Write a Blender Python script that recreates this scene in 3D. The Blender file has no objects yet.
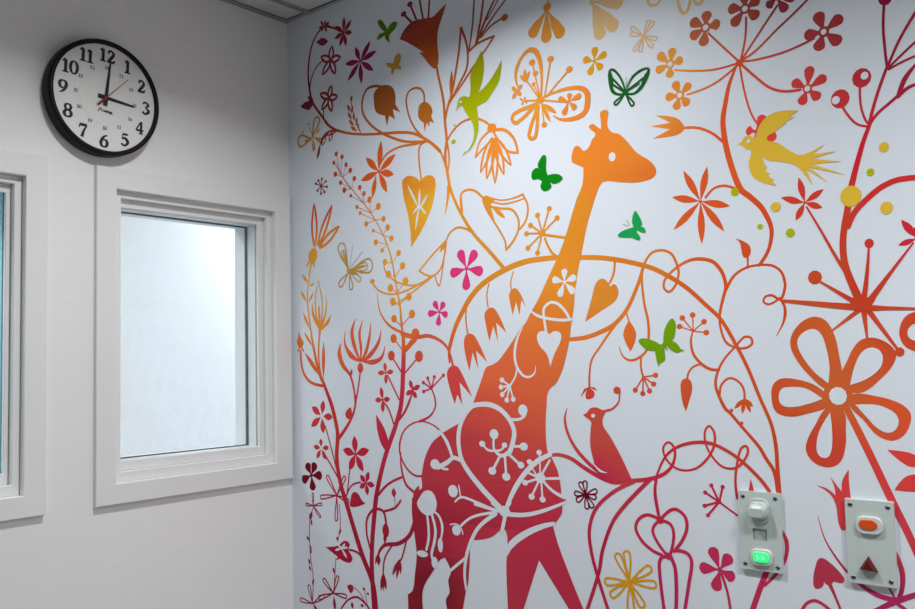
import bpy, bmesh, math, random
import numpy as np
from mathutils import Vector, Matrix
from mathutils.geometry import tessellate_polygon
from math import pi, sin, cos, radians
# World: the corner of the room is the origin, +X runs along the mural wall to the right,
# the mural wall is the plane y = 0 (room at y < 0), the window wall is the plane x = 0 (room at x > 0), z = 0 is the floor.
random.seed(3)
scene = bpy.context.scene
COLL = scene.collection
CAM=(2.19563,-1.81706,1.60000); FOC=885.30; PITCH=3.6190; ROLL=-1.2710; YAW=-39.6700
CEIL = 2.7048; DEEP = 4.0; WIDE = 4.2; THICK = .145

# ------------------------------------------------------------------ helpers
def lin(r, g, b):
    f = lambda v: ((v/255+.055)/1.055)**2.4 if v > 10 else v/255/12.92
    return (f(r), f(g), f(b))
def material(name, col, rough=.5, metal=0, bump=0, scale=60, stretch=(1,1,1), vary=0, emit=0, spec=.5):
    m = bpy.data.materials.new(name); m.use_nodes = True
    nt = m.node_tree; b = nt.nodes['Principled BSDF']
    b.inputs['Base Color'].default_value = (*col, 1); b.inputs['Roughness'].default_value = rough
    b.inputs['Metallic'].default_value = metal; b.inputs['Specular IOR Level'].default_value = spec
    if emit: b.inputs['Emission Color'].default_value = (*col, 1); b.inputs['Emission Strength'].default_value = emit
    if bump or vary:
        tc = nt.nodes.new('ShaderNodeTexCoord'); mp = nt.nodes.new('ShaderNodeMapping')
        mp.inputs['Scale'].default_value = stretch
        nz = nt.nodes.new('ShaderNodeTexNoise'); nz.inputs['Scale'].default_value = scale; nz.inputs['Detail'].default_value = 4
        nt.links.new(tc.outputs['Object'], mp.inputs['Vector']); nt.links.new(mp.outputs['Vector'], nz.inputs['Vector'])
        if bump:
            bp = nt.nodes.new('ShaderNodeBump'); bp.inputs['Strength'].default_value = bump; bp.inputs['Distance'].default_value = .002
            nt.links.new(nz.outputs['Fac'], bp.inputs['Height']); nt.links.new(bp.outputs['Normal'], b.inputs['Normal'])
        if vary:
            rp = nt.nodes.new('ShaderNodeValToRGB')
            rp.color_ramp.elements[0].position = .3; rp.color_ramp.elements[1].position = .7
            rp.color_ramp.elements[0].color = (*[c*(1-vary) for c in col], 1); rp.color_ramp.elements[1].color = (*[min(1, c*(1+vary)) for c in col], 1)
            nt.links.new(nz.outputs['Fac'], rp.inputs['Fac']); nt.links.new(rp.outputs['Color'], b.inputs['Base Color'])
    return m
def glass_material(name, tint, strength=1.0, base=.04):
    m = bpy.data.materials.new(name); m.use_nodes = True; nt = m.node_tree
    for n in list(nt.nodes): nt.nodes.remove(n)
    out = nt.nodes.new('ShaderNodeOutputMaterial'); mix = nt.nodes.new('ShaderNodeMixShader')
    tr = nt.nodes.new('ShaderNodeBsdfTransparent'); gl = nt.nodes.new('ShaderNodeBsdfGlossy'); fr = nt.nodes.new('ShaderNodeLayerWeight')
    tr.inputs['Color'].default_value = (*tint, 1); gl.inputs['Roughness'].default_value = .02
    pw = nt.nodes.new('ShaderNodeMath'); pw.operation = 'POWER'; pw.inputs[1].default_value = 5   # Schlick reflectance
    mu = nt.nodes.new('ShaderNodeMath'); mu.operation = 'MULTIPLY_ADD'; mu.inputs[1].default_value = .9*strength; mu.inputs[2].default_value = base*strength
    nt.links.new(fr.outputs['Facing'], pw.inputs[0]); nt.links.new(pw.outputs[0], mu.inputs[0]); nt.links.new(mu.outputs[0], mix.inputs['Fac'])
    nt.links.new(tr.outputs[0], mix.inputs[1]); nt.links.new(gl.outputs[0], mix.inputs[2]); nt.links.new(mix.outputs[0], out.inputs['Surface'])
    return m
def obj(name, bm, mat, parent=None, loc=None, rot=None, smooth=False):
    me = bpy.data.meshes.new(name); bm.normal_update(); bm.to_mesh(me); bm.free()
    if smooth:
        for p in me.polygons: p.use_smooth = True
    o = bpy.data.objects.new(name, me); COLL.objects.link(o)
    if mat: me.materials.append(mat)
    if parent: o.parent = parent
    if loc: o.location = loc
    if rot: o.rotation_euler = rot
    return o
def empty(name, loc=(0,0,0), rot=(0,0,0)):
    o = bpy.data.objects.new(name, None); COLL.objects.link(o); o.location = loc; o.rotation_euler = rot
    o.empty_display_size = .05
    return o
def tag(o, label, cat, group=None):
    o['label'] = label; o['category'] = cat
    if group: o['group'] = group
    return o
def box(bm, a, b, bevel=0, seg=2):
    r = bmesh.ops.create_cube(bm, size=1); vs = r['verts']
    c = [(a[i]+b[i])/2 for i in range(3)]; s = [abs(b[i]-a[i]) for i in range(3)]
    for v in vs: v.co = Vector((c[0]+v.co.x*s[0], c[1]+v.co.y*s[1], c[2]+v.co.z*s[2]))
    if bevel:
        es = {e for v in vs for e in v.link_edges}
        bmesh.ops.bevel(bm, geom=list(es), offset=bevel, segments=seg, affect='EDGES', profile=.5)
    return bm
def struct(name, bm, mat, parent=None):
    o = obj(name, bm, mat, parent)
    if not parent: o['kind'] = 'structure'
    return o
def ring_frame(bm, x0, x1, oy0, oy1, oz0, oz1, iy0, iy1, iz0, iz1, bevel=.0015):
    """rectangular frame in the y-z plane between depths x0 < x1, outer rectangle o*, opening i*; mitred front edges softened"""
    def loop(x, y0, y1, z0, z1): return [bm.verts.new((x, y, z)) for y, z in ((y0,z0),(y1,z0),(y1,z1),(y0,z1))]
    b = bevel
    loops = [loop(x0, oy0, oy1, oz0, oz1), loop(x1-b, oy0, oy1, oz0, oz1), loop(x1, oy0+b, oy1-b, oz0+b, oz1-b),
             loop(x1, iy0-b, iy1+b, iz0-b, iz1+b), loop(x1-b, iy0, iy1, iz0, iz1), loop(x0, iy0, iy1, iz0, iz1)]
    for k in range(6):
        a, c = loops[k], loops[(k+1) % 6]
        for i in range(4):
            j = (i+1) % 4
            bm.faces.new((a[i], a[j], c[j], c[i]))
    bmesh.ops.recalc_face_normals(bm, faces=bm.faces[:])
    return bm
def lathe(bm, prof, n=64, closed=True):
    """profile of (radius, height) turned about +Z"""
    rings = []
    for r, h in prof:
        if r < 1e-6: rings.append([bm.verts.new((0, 0, h))])
        else: rings.append([bm.verts.new((r*cos(2*pi*i/n), r*sin(2*pi*i/n), h)) for i in range(n)])
    for a, b in zip(rings, rings[1:]):
        for i in range(n):
            j = (i+1) % n
            q = [a[i % len(a)], a[j % len(a)], b[j % len(b)], b[i % len(b)]]
            u = []
            for v in q:
                if v not in u: u.append(v)
            if len(u) > 2: bm.faces.new(u)
    bmesh.ops.recalc_face_normals(bm, faces=bm.faces[:])
    return bm

# ------------------------------------------------------------------ flat outline drawing (2D shapes in a plane)
def catmull(pts, n_of):
    out = []
    n = len(pts)
    for i in range(n-1):
        p0, p1, p2, p3 = pts[max(i-1,0)], pts[i], pts[i+1], pts[min(i+2,n-1)]
        k = n_of(p1, p2)
        d01, d12, d23 = (max(1e-6, np.linalg.norm(b-a))**.5 for a, b in ((p0,p1),(p1,p2),(p2,p3)))
        if i == 0: d01 = d12
        if i == n-2: d23 = d12
        m1 = (p2-p1) if i == 0 else d12*((p1-p0)/d01 - (p2-p0)/(d01+d12) + (p2-p1)/d12) if False else (p2-p0)/ (d01**2+d12**2)*d12**2
        m2 = (p3-p1)/(d12**2+d23**2)*d12**2
        if i == 0: m1 = (p2-p1)*1.5-m2*.5
        if i == n-2: m2 = (p2-p1)*1.5-m1*.5
        for j in range(k):
            t = j/k; t2 = t*t; t3 = t2*t
            out.append((i+t, (2*t3-3*t2+1)*p1+(t3-2*t2+t)*m1+(-2*t3+3*t2)*p2+(t3-t2)*m2))
    out.append((n-1, pts[-1]))
    return out
class Sheet:
    """collects filled flat polygons (u right, v up); each keeps its layer and colour key"""
    def __init__(s, step=.004): s.polys = []; s.step = step
    def n_of(s, a, b): return int(min(12, max(2, np.linalg.norm(b-a)/s.step)))
    def quad(s, pts, col): s.polys.append(([np.array(p) for p in pts], col))
    def disc(s, c, rx, rz, col, n=20):
        n = int(min(40, max(10, max(rx, rz)/.0015))) if s.step > .003 else n
        s.polys.append(([np.array((c[0]+rx*cos(2*pi*i/n), c[1]+rz*sin(2*pi*i/n))) for i in range(n)], col))
    def stroke(s, pts, ws, col, cap=True):
        pts = [np.array(p) for p in pts]
        sm = catmull(pts, s.n_of) if len(pts) > 2 else [(t*(len(pts)-1)/4, pts[0]+(pts[-1]-pts[0])*t/4) for t in range(5)]
        L = len(pts)-1; P = [q for _, q in sm]
        W = [np.interp(t/L*(len(ws)-1), range(len(ws)), ws) if len(ws) > 1 else ws[0] for t, _ in sm]
        lr = []
        for i, q in enumerate(P):
            d = P[min(i+1, len(P)-1)]-P[max(i-1, 0)]; d = d/max(1e-9, np.linalg.norm(d))
            nrm = np.array((-d[1], d[0]))*W[i]/2; lr.append((q+nrm, q-nrm))
        for a, b in zip(lr, lr[1:]): s.quad((a[1], b[1], b[0], a[0]), col)
        if cap:
            for q, w in ((P[0], W[0]), (P[-1], W[-1])):
                if w > s.step*.6: s.disc(q, w/2, w/2, col, 12)
    def fill(s, pts, corner, col):
        n = len(pts); pts = [np.array(p) for p in pts]; out = []
        def tan(i):
            a, b = pts[i-1], pts[(i+1) % n]; d = b-a; return d/max(1e-9, np.linalg.norm(d))
        for i in range(n):
            j = (i+1) % n; p, q = pts[i], pts[j]; c = q-p; l = np.linalg.norm(c)
            if l < 1e-6: continue
            m1 = c if corner[i] else tan(i)*l
            m2 = c if corner[j] else tan(j)*l
            if corner[i] and not corner[j]: m1 = 1.5*c-.5*m2
            if corner[j] and not corner[i]: m2 = 1.5*c-.5*m1
            k = 1 if corner[i] and corner[j] else s.n_of(p, q)
            for a in range(k):
                t = a/k; t2 = t*t; t3 = t2*t
                out.append((2*t3-3*t2+1)*p+(t3-2*t2+t)*m1+(-2*t3+3*t2)*q+(t3-t2)*m2)
        s.polys.append((out, col))
    def leaf(s, b, t, w, col):
        b, t = np.array(b), np.array(t); d = t-b; n = np.array((-d[1], d[0])); n = n/max(1e-9, np.linalg.norm(n))
        R = [(.16,.17),(.36,.41),(.55,.5),(.72,.42),(.88,.21)]
        s.polys.append(([b]+[b+d*k-n*w*h for k, h in R]+[t]+[b+d*k+n*w*h for k, h in R[::-1]], col))
    def tear_outline(s, b, t, w):
        b, t = np.array(b), np.array(t); d = t-b; l = np.linalg.norm(d); d = d/max(1e-9, l); n = np.array((-d[1], d[0])); r = w/2
        k = max(.2*l, l-r)
        pts = [b, b+d*.3*l-n*r*.36, b+d*.55*l-n*r*.78]
        for a in range(-80, 81, 20): pts.append(b+d*k+d*(l-k)*cos(radians(a))+n*r*sin(radians(a)))
        return pts+[b+d*.55*l+n*r*.78, b+d*.3*l+n*r*.36]
    def tear(s, b, t, w, col): s.polys.append((s.tear_outline(b, t, w), col))
    def loop(s, b, t, w, lw, col):
        o = s.tear_outline(b, t, w-lw); s.stroke(o+[o[0]], [lw], col, False)
    def qleaf(s, b, t, w, lw, col):
        b, t = np.array(b), np.array(t); d = t-b; n = np.array((-d[1], d[0])); n = n/max(1e-9, np.linalg.norm(n)); w = w-lw
        for g in (-1, 1): s.stroke([b, b+d*.25+n*w*.4*g, b+d*.5+n*w*.5*g, b+d*.78+n*w*.3*g, t], [lw, lw, lw, lw, lw*.5], col, False)
    def mesh(s, place, layer=1.07e-6, cut=None):
        """place(u, v, lift) -> 3D; returns (bmesh, colour key per face)"""
        bm = bmesh.new(); lay = bm.faces.layers.int.new('key'); keys = []
        for k, (pts, col) in enumerate(s.polys):
            if col not in keys: keys.append(col)
            area = sum(a[0]*b[1]-b[0]*a[1] for a, b in zip(pts, pts[1:]+pts[:1]))
            if abs(area) < 1e-10: continue
            if area < 0: pts = pts[::-1]
            lift = (k % 499)*layer+(.0006 if col == 'w' else 0)
            vs = [bm.verts.new(place(p[0], p[1], lift)) for p in pts]
            if len(pts) <= 4: tris = [range(len(pts))]
            else: tris = tessellate_polygon([[Vector((p[0], p[1], 0)) for p in pts]])
            for t in tris:
                q = [pts[i] for i in t]
                ar = sum(a[0]*b[1]-b[0]*a[1] for a, b in zip(q, q[1:]+q[:1]))
                if abs(ar) < 1e-12: continue
                t = list(t) if ar > 0 else list(t)[::-1]
                try: f = bm.faces.new([vs[i] for i in t]); f[lay] = keys.index(col)
                except ValueError: pass
        if cut:
            zs = [v.co.z for v in bm.verts]
            if max(zs)-min(zs) > 1.5*cut:
                z = math.ceil(min(zs)/cut)*cut
                while z < max(zs):
                    big = [f for f in bm.faces if max(v.co.z for v in f.verts) > z+.001 and min(v.co.z for v in f.verts) < z-.001 and f.calc_area() > 1e-5]
                    if big:
                        g = list({v for f in big for v in f.verts})+list({e for f in big for e in f.edges})+big
                        bmesh.ops.bisect_plane(bm, geom=g, plane_co=(0, 0, z), plane_no=(0, 0, 1))
                    z += cut
        bmesh.ops.delete(bm, geom=[v for v in bm.verts if not v.link_faces], context='VERTS')
        return bm, keys, lay

# ------------------------------------------------------------------ materials
WHITE_INK = lin(229, 236, 245)
M = dict(
    window_wall=material('window_wall_paint', lin(241, 242, 242), .6, bump=.12, scale=9, stretch=(1, 1, 14), vary=.012),
    mural_wall=material('mural_wall_vinyl', WHITE_INK, .5, spec=.2, bump=.08, scale=160),
    plain_wall=material('plain_wall_paint', lin(215, 214, 212), .6),
    floor=material('vinyl_floor', lin(150, 145, 140), .45, vary=.05, scale=30),
    ceiling=material('mineral_ceiling_tile', lin(215, 217, 219), .85, bump=.5, scale=220, vary=.03),
    t_bar=material('ceiling_grid_metal', lin(165, 168, 168), .4), gap=material('painted_gap_shade', lin(70, 74, 76), .7),
    trim=material('window_trim_paint', lin(236, 238, 238), .35, bump=.03, scale=40),
    gasket=material('dark_glazing_gasket', lin(70, 88, 90), .5),
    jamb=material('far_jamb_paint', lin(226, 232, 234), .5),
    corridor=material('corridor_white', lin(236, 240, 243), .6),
    blue_jamb=material('blue_jamb_tone', lin(150, 215, 230), .5),
    black=material('black_clock_plastic', lin(7, 7, 8), .5, spec=.25),
    dial=material('clock_dial_card', lin(240, 242, 240), .6),
    ink=material('black_dial_ink', lin(12, 12, 12), .5),
    grey_ink=material('grey_dial_ink', lin(80, 82, 82), .6),
    hand=material('black_clock_hand', lin(10, 10, 10), .4),
    red=material('red_second_hand', lin(150, 25, 45), .4),
    plate=material('call_plate_plastic', lin(198, 211, 208), .45, bump=.02, scale=200),
    white_plastic=material('white_plastic', lin(214, 221, 219), .3), plug=material('grey_white_plug', lin(190, 201, 198), .35),
    recess=material('grey_recess', lin(168, 182, 180), .5),
    screw=material('screw_steel', lin(150, 150, 152), .35, metal=1),
    slot=material('dark_slot', lin(12, 12, 12), .6),
    green=material('lit_green_lens', lin(50, 232, 128), .25, emit=.7),
    green_mark=material('lit_green_symbol', lin(170, 255, 205), .3, emit=.75),
    orange=material('orange_lens', lin(222, 84, 22), .3),
    dark_red=material('dark_red_button', lin(100, 12, 20), .3),
    pane=glass_material('window_pane', (.985, .992, .992), .6),
    lens=glass_material('clock_lens', (.985, .985, .985), .5),
)

# ------------------------------------------------------------------ setting
YB, ZB = -DEEP, 0
WIN = [dict(n=1, y0=-.5965, y1=-.0680, oy0=-.6525, oy1=-.0080, bead=.018), dict(n=2, y0=-1.3633, y1=-.8348, oy0=-1.4240, oy1=-.7805, bead=.0125)]
Z0, Z1, OZ0, OZ1 = 1.2986, 2.0765, 1.2458, 2.1322
bm = bmesh.new()
ys = [0.12, WIN[0]['y1'], WIN[0]['y0'], WIN[1]['y1'], WIN[1]['y0'], YB-.12]
for i, (a, b) in enumerate(zip(ys, ys[1:])):
    if i in (1, 3): box(bm, (-THICK, b, 0), (0, a, Z0)); box(bm, (-THICK, b, Z1), (0, a, CEIL))
    else: box(bm, (-THICK, b, 0), (0, a, CEIL))
bmesh.ops.remove_doubles(bm, verts=bm.verts[:], dist=1e-5)
struct('wall_left', bm, M['window_wall'])
struct('wall_right', box(bmesh.new(), (0, 0, 0), (WIDE+.12, .12, CEIL)), M['mural_wall'])
struct('wall_front', box(bmesh.new(), (0, YB-.12, 0), (WIDE+.12, YB, CEIL)), M['plain_wall'])
struct('wall_side', box(bmesh.new(), (WIDE, YB, 0), (WIDE+.12, 0, CEIL)), M['plain_wall'])
struct('floor', box(bmesh.new(), (-THICK, YB-.12, -.1), (WIDE+.12, .12, 0)), M['floor'])
struct('ceiling', box(bmesh.new(), (-THICK, YB-.12, CEIL), (WIDE+.12, .12, CEIL+.08)), M['ceiling'])
# suspended-ceiling grid: wall angles along both walls, then the bars
bm = bmesh.new(); box(bm, (0, YB, CEIL-.007), (.0025, 0, CEIL)); box(bm, (0, YB, CEIL-.003), (.014, 0, CEIL-.0005)); struct('trim_1', bm, M['t_bar'])
bm = bmesh.new(); box(bm, (.0145, -.013, CEIL-.003), (WIDE, 0, CEIL-.0005)); struct('trim_2', bm, M['t_bar'])
struct('trim_20', box(bmesh.new(), (.0145, -.018, CEIL-.0015), (WIDE, -.0132, CEIL-.0004)), M['gap'])  # dark strip painted as the shade in the gap beside the mural-wall angle
struct('trim_21', box(bmesh.new(), (.0142, YB, CEIL-.0015), (.018, -.0182, CEIL-.0004)), M['gap'])  # same painted gap shade along the window wall
k = 3
x = .112
while x < WIDE:
    bm = bmesh.new(); box(bm, (x-.012, YB, CEIL-.004), (x+.012, -.0135, CEIL-.0005)); box(bm, (x-.004, YB, CEIL-.008), (x+.004, -.0135, CEIL-.004))
    struct('trim_%d' % k, bm, M['t_bar']); k += 1; x += .6
y = -.622
while y > YB:
    bm = bmesh.new(); box(bm, (.0225, y-.012, CEIL-.0065), (WIDE, y+.012, CEIL-.0045)); struct('trim_%d' % k, bm, M['t_bar']); k += 1; y -= .6

for w in WIN:
    e = empty('window_%d' % w['n'], (0, (w['y0']+w['y1'])/2, Z0)); e['kind'] = 'structure'
    o = Vector(e.location)
    def part(name, bm, mat):
        for v in bm.verts: v.co -= o
        return obj(name, bm, mat, e)
    y0, y1 = w['y0'], w['y1']
    part('casing', ring_frame(bmesh.new(), 0.0003, .015, w['oy0'], w['oy1'], OZ0, OZ1, y0, y1, Z0, Z1), M['trim'])
    a0, a1, b0, b1 = y0+.024, y1-.019, Z0+.027, Z1-.0195
    part('inner_frame', ring_frame(bmesh.new(), -THICK+.002, -.006, y0, y1, Z0, Z1, a0, a1, b0, b1), M['trim'])
    c0, c1, d0, d1 = a0+.003, a1-w['bead'], b0+.0265, b1-.022
    part('glazing_bead', ring_frame(bmesh.new(), -.034, -.024, a0, a1, b0, b1, c0, c1, d0, d1), M['trim'])
    part('far_jamb', ring_frame(bmesh.new(), -THICK, -.042, a0, a1, b0, b1, c0, c1, d0, d1, .0005), M['jamb'] if w['n'] == 1 else M['blue_jamb'])  # the second window's far jamb is coloured cyan-blue
    part('pane', box(bmesh.new(), (-.041, a0, b0), (-.035, a1, b1)), M['pane'])
    part('gasket', ring_frame(bmesh.new(), -.088, -.079, c0, c1, d0, d1, c0+.003, c1-.004, d0+.003, d1-.004, .0005), M['gasket'])
    part('pane', box(bmesh.new(), (-.086, c0+.003, d0+.003), (-.080, c1-.004, d1-.004)), M['pane'])

# the space behind the windows
CX = -1.75
struct('wall_corridor', box(bmesh.new(), (CX-.1, -3.2, 0), (CX, 3.2, CEIL)), M['corridor'])
struct('wall_corridor_end', box(bmesh.new(), (CX, 3.2, 0), (-THICK, 3.3, CEIL)), M['corridor'])
struct('wall_corridor_rear', box(bmesh.new(), (CX, -3.3, 0), (-THICK, -3.2, CEIL)), M['corridor'])
struct('wall_corridor_near', box(bmesh.new(), (-THICK, .12, 0), (-THICK+.1, 3.3, CEIL)), M['corridor'])
struct('floor_corridor', box(bmesh.new(), (CX-.1, -3.3, -.1), (-THICK, 3.3, 0)), M['corridor'])
struct('ceiling_corridor', box(bmesh.new(), (CX-.1, -3.3, CEIL), (-THICK, 3.3, CEIL+.08)), M['corridor'])

# ------------------------------------------------------------------ wall clock
def on_disc(normal_lift):
    return lambda u, v, l: (u, v, normal_lift+l)
GLYPH = {   # strokes in a 100 x 140 box: widths then points
 '0': [([13, 24, 30, 24, 13, 24, 30, 24, 13], (50,136), (25,117), (14,70), (25,23), (50,4), (75,23), (86,70), (75,117), (50,136))],
 '1': [([30], (52,0), (52,134)), ([14, 30], (20,112), (52,134)), ([14], (18,6), (86,6))],
 '2': [([26, 16, 26, 30, 18], (20,102), (44,132), (80,104), (58,60), (14,10)), ([26, 24, 22], (14,12), (52,12), (88,12)), ([20, 6], (86,14), (94,42))],
 '3': [([22, 16, 28, 14], (18,112), (48,133), (78,106), (46,76)), ([12, 32, 18, 24], (46,76), (86,40), (46,6), (14,28))],
 '4': [([24], (66,0), (66,136)), ([14], (62,134), (8,42)), ([20], (8,40), (94,40)), ([12], (42,5), (90,5))],
 '5': [([20], (28,126), (84,126)), ([12], (28,128), (22,72)), ([14, 26, 32, 18, 22], (22,74), (54,84), (86,46), (50,6), (12,24))],
 '6': [([10, 18, 26, 32], (84,130), (54,116), (28,86), (15,44)), ([14, 25, 31, 25, 14, 25, 31, 25, 14], (50,83), (25,72), (15,44), (25,16), (50,5), (75,16), (85,44), (75,72), (50,83))],
 '7': [([28], (12,124), (88,124)), ([12, 22, 32], (88,122), (58,66), (40,0)), ([18, 8], (14,122), (8,92))],
 '8': [([13, 22, 26, 22, 13, 22, 26, 22, 13], (50,134), (29,126), (20,105), (29,84), (50,76), (71,84), (80,105), (71,126), (50,134)), ([14, 25, 30, 25, 14, 25, 30, 25, 14], (50,72), (25,62), (14,38), (25,14), (50,4), (75,14), (86,38), (75,62), (50,72))],
 '9': [([10, 18, 26, 32], (16,10), (46,24), (72,54), (85,96)), ([14, 25, 31, 25, 14, 25, 31, 25, 14], (50,135), (25,124), (15,96), (25,68), (50,57), (75,68), (85,96), (75,124), (50,135))],
}
def numeral_mesh(text, h, lift):
    sh = Sheet(.0008); s = h/140; wid = [(76 if ch == '1' else 98)*s for ch in text]
    for i, ch in enumerate(text):
        x0 = -sum(wid)/2+sum(wid[:i])-(11*s if ch == '1' else 0)
        for ws, *pts in GLYPH[ch]:
            sh.stroke([(x0+(p[0]-1)*s, (p[1]-70)*s) for p in pts], [w*s*1.12 for w in ws], 'k', False)
    bm, keys, lay = sh.mesh(on_disc(lift)); return bm
L0 = .0349
clk = empty('wall_clock', (0, -.640, 2.309), (0, 0, 0))
# dial plane: local u -> +Y of the room, v -> +Z, out of the wall -> +X; the clock hangs turned a little clockwise
clk.matrix_world = Matrix.Translation((0.0005, -.640, 2.309)) @ Matrix(((0,0,1,0),(1,0,0,0),(0,1,0,0),(0,0,0,1))) @ Matrix.Rotation(radians(-2.2), 4, 'Z')
tag(clk, 'round black-rimmed wall clock above the window reading three', 'clock')
obj('case', lathe(bmesh.new(), [(.0, 0), (.149, 0), (.1525, .003), (.1540, .010), (.1540, .034), (.1525, .0400), (.1490, .0420), (.1440, .0420), (.1418, .0405), (.1410, .026), (.0, .026)], 128), M['black'], clk, smooth=False)
for p in clk.children[0].data.polygons: p.use_smooth = True
obj('dial', lathe(bmesh.new(), [(.0, .0345), (.1408, .0345), (.1408, .0315), (0, .0315)], 96), M['dial'], clk)
for hnum in range(1, 13):
    a = radians(90-30*hnum); r = .1150 if hnum not in (10, 11, 12) else .1135
    obj('numeral', numeral_mesh(str(hnum), .0355, L0), M['ink'], clk, (r*cos(a), r*sin(a), 0))
for hnum in range(13, 25):
    a = radians(90-30*(hnum-12)); r = .0815
    o = obj('small_numeral', numeral_mesh(str(hnum), .0095, L0), M['grey_ink'], clk, (r*cos(a), r*sin(a), 0)); o['label'] = 'tiny grey inner numeral'
sh = Sheet(.0008)
for k in range(60):
    a = radians(6*k)
    if k % 5: sh.disc((.0725*cos(a), .0725*sin(a)), .0007, .0007, 'k', 6)
obj('minute_dots', sh.mesh(on_disc(L0))[0], M['grey_ink'], clk)
# maker's signature: a slanted pen scrawl
sh = Sheet(.0006)
for pts in ([(-20,-38),(-16,-30),(-15,-28),(-11,-29),(-12,-32),(-16,-33)], [(-10,-36),(-8,-32),(-6,-32)], [(-5,-36),(-4,-32),(-3,-35),(-1,-32),(0,-36),(2,-32),(3,-36)],
            [(4,-34),(7,-33),(6,-31),(4,-34),(7,-37)], [(8,-36),(10,-33),(12,-32),(11,-36),(14,-36)], [(13,-32),(17,-37)], [(17,-32),(13,-37),(20,-36)]):
    sh.stroke([(x*.00105+.0005, y*.00105-.001) for x, y in pts], [.0019, .0026, .0017], 'k')
o = obj('lettering', sh.mesh(on_disc(L0))[0], M['ink'], clk)
def hand(name, ang, length, tail, w0, w1, wt, z, mat, label=None):
    bm = bmesh.new(); a = radians(90-ang); d = Vector((cos(a), sin(a), 0)); n = Vector((-d.y, d.x, 0))
    pts = [d*-tail-n*wt/2, d*-.004-n*wt/2, -n*w0/2, d*(length-.004)-n*w1/2, d*length-n*w1*.2, d*length+n*w1*.2, d*(length-.004)+n*w1/2, n*w0/2, d*-.004+n*wt/2, d*-tail+n*wt/2]
    f = bm.faces.new([bm.verts.new(p+Vector((0, 0, z))) for p in pts])
    r = bmesh.ops.extrude_face_region(bm, geom=[f])
    for v in [g for g in r['geom'] if isinstance(g, bmesh.types.BMVert)]: v.co.z += .0008
    bmesh.ops.recalc_face_normals(bm, faces=bm.faces[:])
    o = obj(name, bm, mat, clk)
    if label: o['label'] = label
    return o
hand('hour_hand', 93.5, .083, .022, .0092, .0055, .0115, .0353, M['hand'])
hand('minute_hand', 5.0, .098, .022, .0095, .0040, .0115, .0365, M['hand'])
hand('second_hand', 43.0, .088, .034, .0026, .0012, .0060, .0377, M['red'], 'thin red second hand')
obj('hub', lathe(bmesh.new(), [(0, .0345), (.0038, .0345), (.0038, .0386), (.002, .0390), (0, .0390)], 24), M['red'], clk)
o = obj('lens', lathe(bmesh.new(), [(0, .0412), (.08, .0409), (.1414, .0400)], 96), M['lens'], clk, smooth=True); o['label'] = 'clear lens'

# ------------------------------------------------------------------ call plates (local: u right, v up, out of the wall = -Y)
def rounded(bm, cx, cz, w, h, r, y0, y1, bev=.001, seg=6, taper=0):
    """rounded rectangle plug from depth y0 (wall side) to y1 (room side, more negative)"""
    def loop(y, d):
        out = []
        for k, (sx, sz) in enumerate(((1,1),(-1,1),(-1,-1),(1,-1))):
            for i in range(seg+1):
                a = pi/2*k+pi/2*i/seg; rr = max(.0002, r-d)
                out.append(bm.verts.new((cx+sx*(w/2-r)+rr*cos(a), y, cz+sz*(h/2-r)+rr*sin(a))))
        return out
    L = [loop(y0, 0), loop(y1+bev, taper), loop(y1, bev+taper)]
    n = len(L[0])
    for a, b in zip(L, L[1:]):
        for i in range(n): bm.faces.new((a[i], a[(i+1) % n], b[(i+1) % n], b[i]))
    bm.faces.new(L[-1]); bm.faces.new(L[0][::-1])
    bmesh.ops.recalc_face_normals(bm, faces=bm.faces[:])
    return bm
PW, PH, PT = .0872, .1600, .0075
def call_plate(cx, cz, tilt, hole):
    e = empty('call_panel', (cx, -.0002, cz), (0, radians(tilt), 0))
    bm = bmesh.new()
    if hole:
        hx0, hx1, hz0, hz1 = hole
        xs = [-PW/2, hx0, hx1, PW/2]; zs = [-PH/2, hz0, hz1, PH/2]
        V = [[bm.verts.new((x, -PT, z)) for z in zs] for x in xs]; B = {}
        for i in range(3):
            for j in range(3):
                if (i, j) != (1, 1): bm.faces.new((V[i][j], V[i+1][j], V[i+1][j+1], V[i][j+1]))
        H = [V[1][1], V[2][1], V[2][2], V[1][2]]; D = [bm.verts.new((v.co.x, -PT+.004, v.co.z)) for v in H]
        for i in range(4): bm.faces.new((H[i], H[(i+1) % 4], D[(i+1) % 4], D[i]))
        bm.faces.new(D)
        O = [V[0][0], V[1][0], V[2][0], V[3][0], V[3][1], V[3][2], V[3][3], V[2][3], V[1][3], V[0][3], V[0][2], V[0][1]]
        Bk = [bm.verts.new((v.co.x, 0, v.co.z)) for v in O]
        for i in range(12): bm.faces.new((O[i], O[(i+1) % 12], Bk[(i+1) % 12], Bk[i]))
        bm.faces.new(Bk); bmesh.ops.recalc_face_normals(bm, faces=bm.faces[:])
    else: rounded(bm, 0, 0, PW, PH, .0015, 0, -PT, .0008, 3)
    obj('plate', bm, M['plate'], e)
    for sx, sz in ((-1,1), (1,1), (-1,-1), (1,-1)):
        b = lathe(bmesh.new(), [(0, .0014), (.0032, .0012), (.0046, .0004), (.0048, -.001)], 20)
        s = obj('screw', b, M['screw'], e, (sx*.0335, -PT, sz*.0690), (pi/2, radians(20*sx+15), 0), smooth=True)
        obj('slot', box(bmesh.new(), (-.0034, -.0009, .0011), (.0034, .0009, .0016)), M['slot'], s); s['label'] = 'steel screw'
    return e
e = call_plate(1.4886, 1.2362, .2, (-.0155, .0135, -.0190, .0050))
tag(e, 'off-white call plate with white knob and lit green lens, left of the pair', 'call panel')
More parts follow.
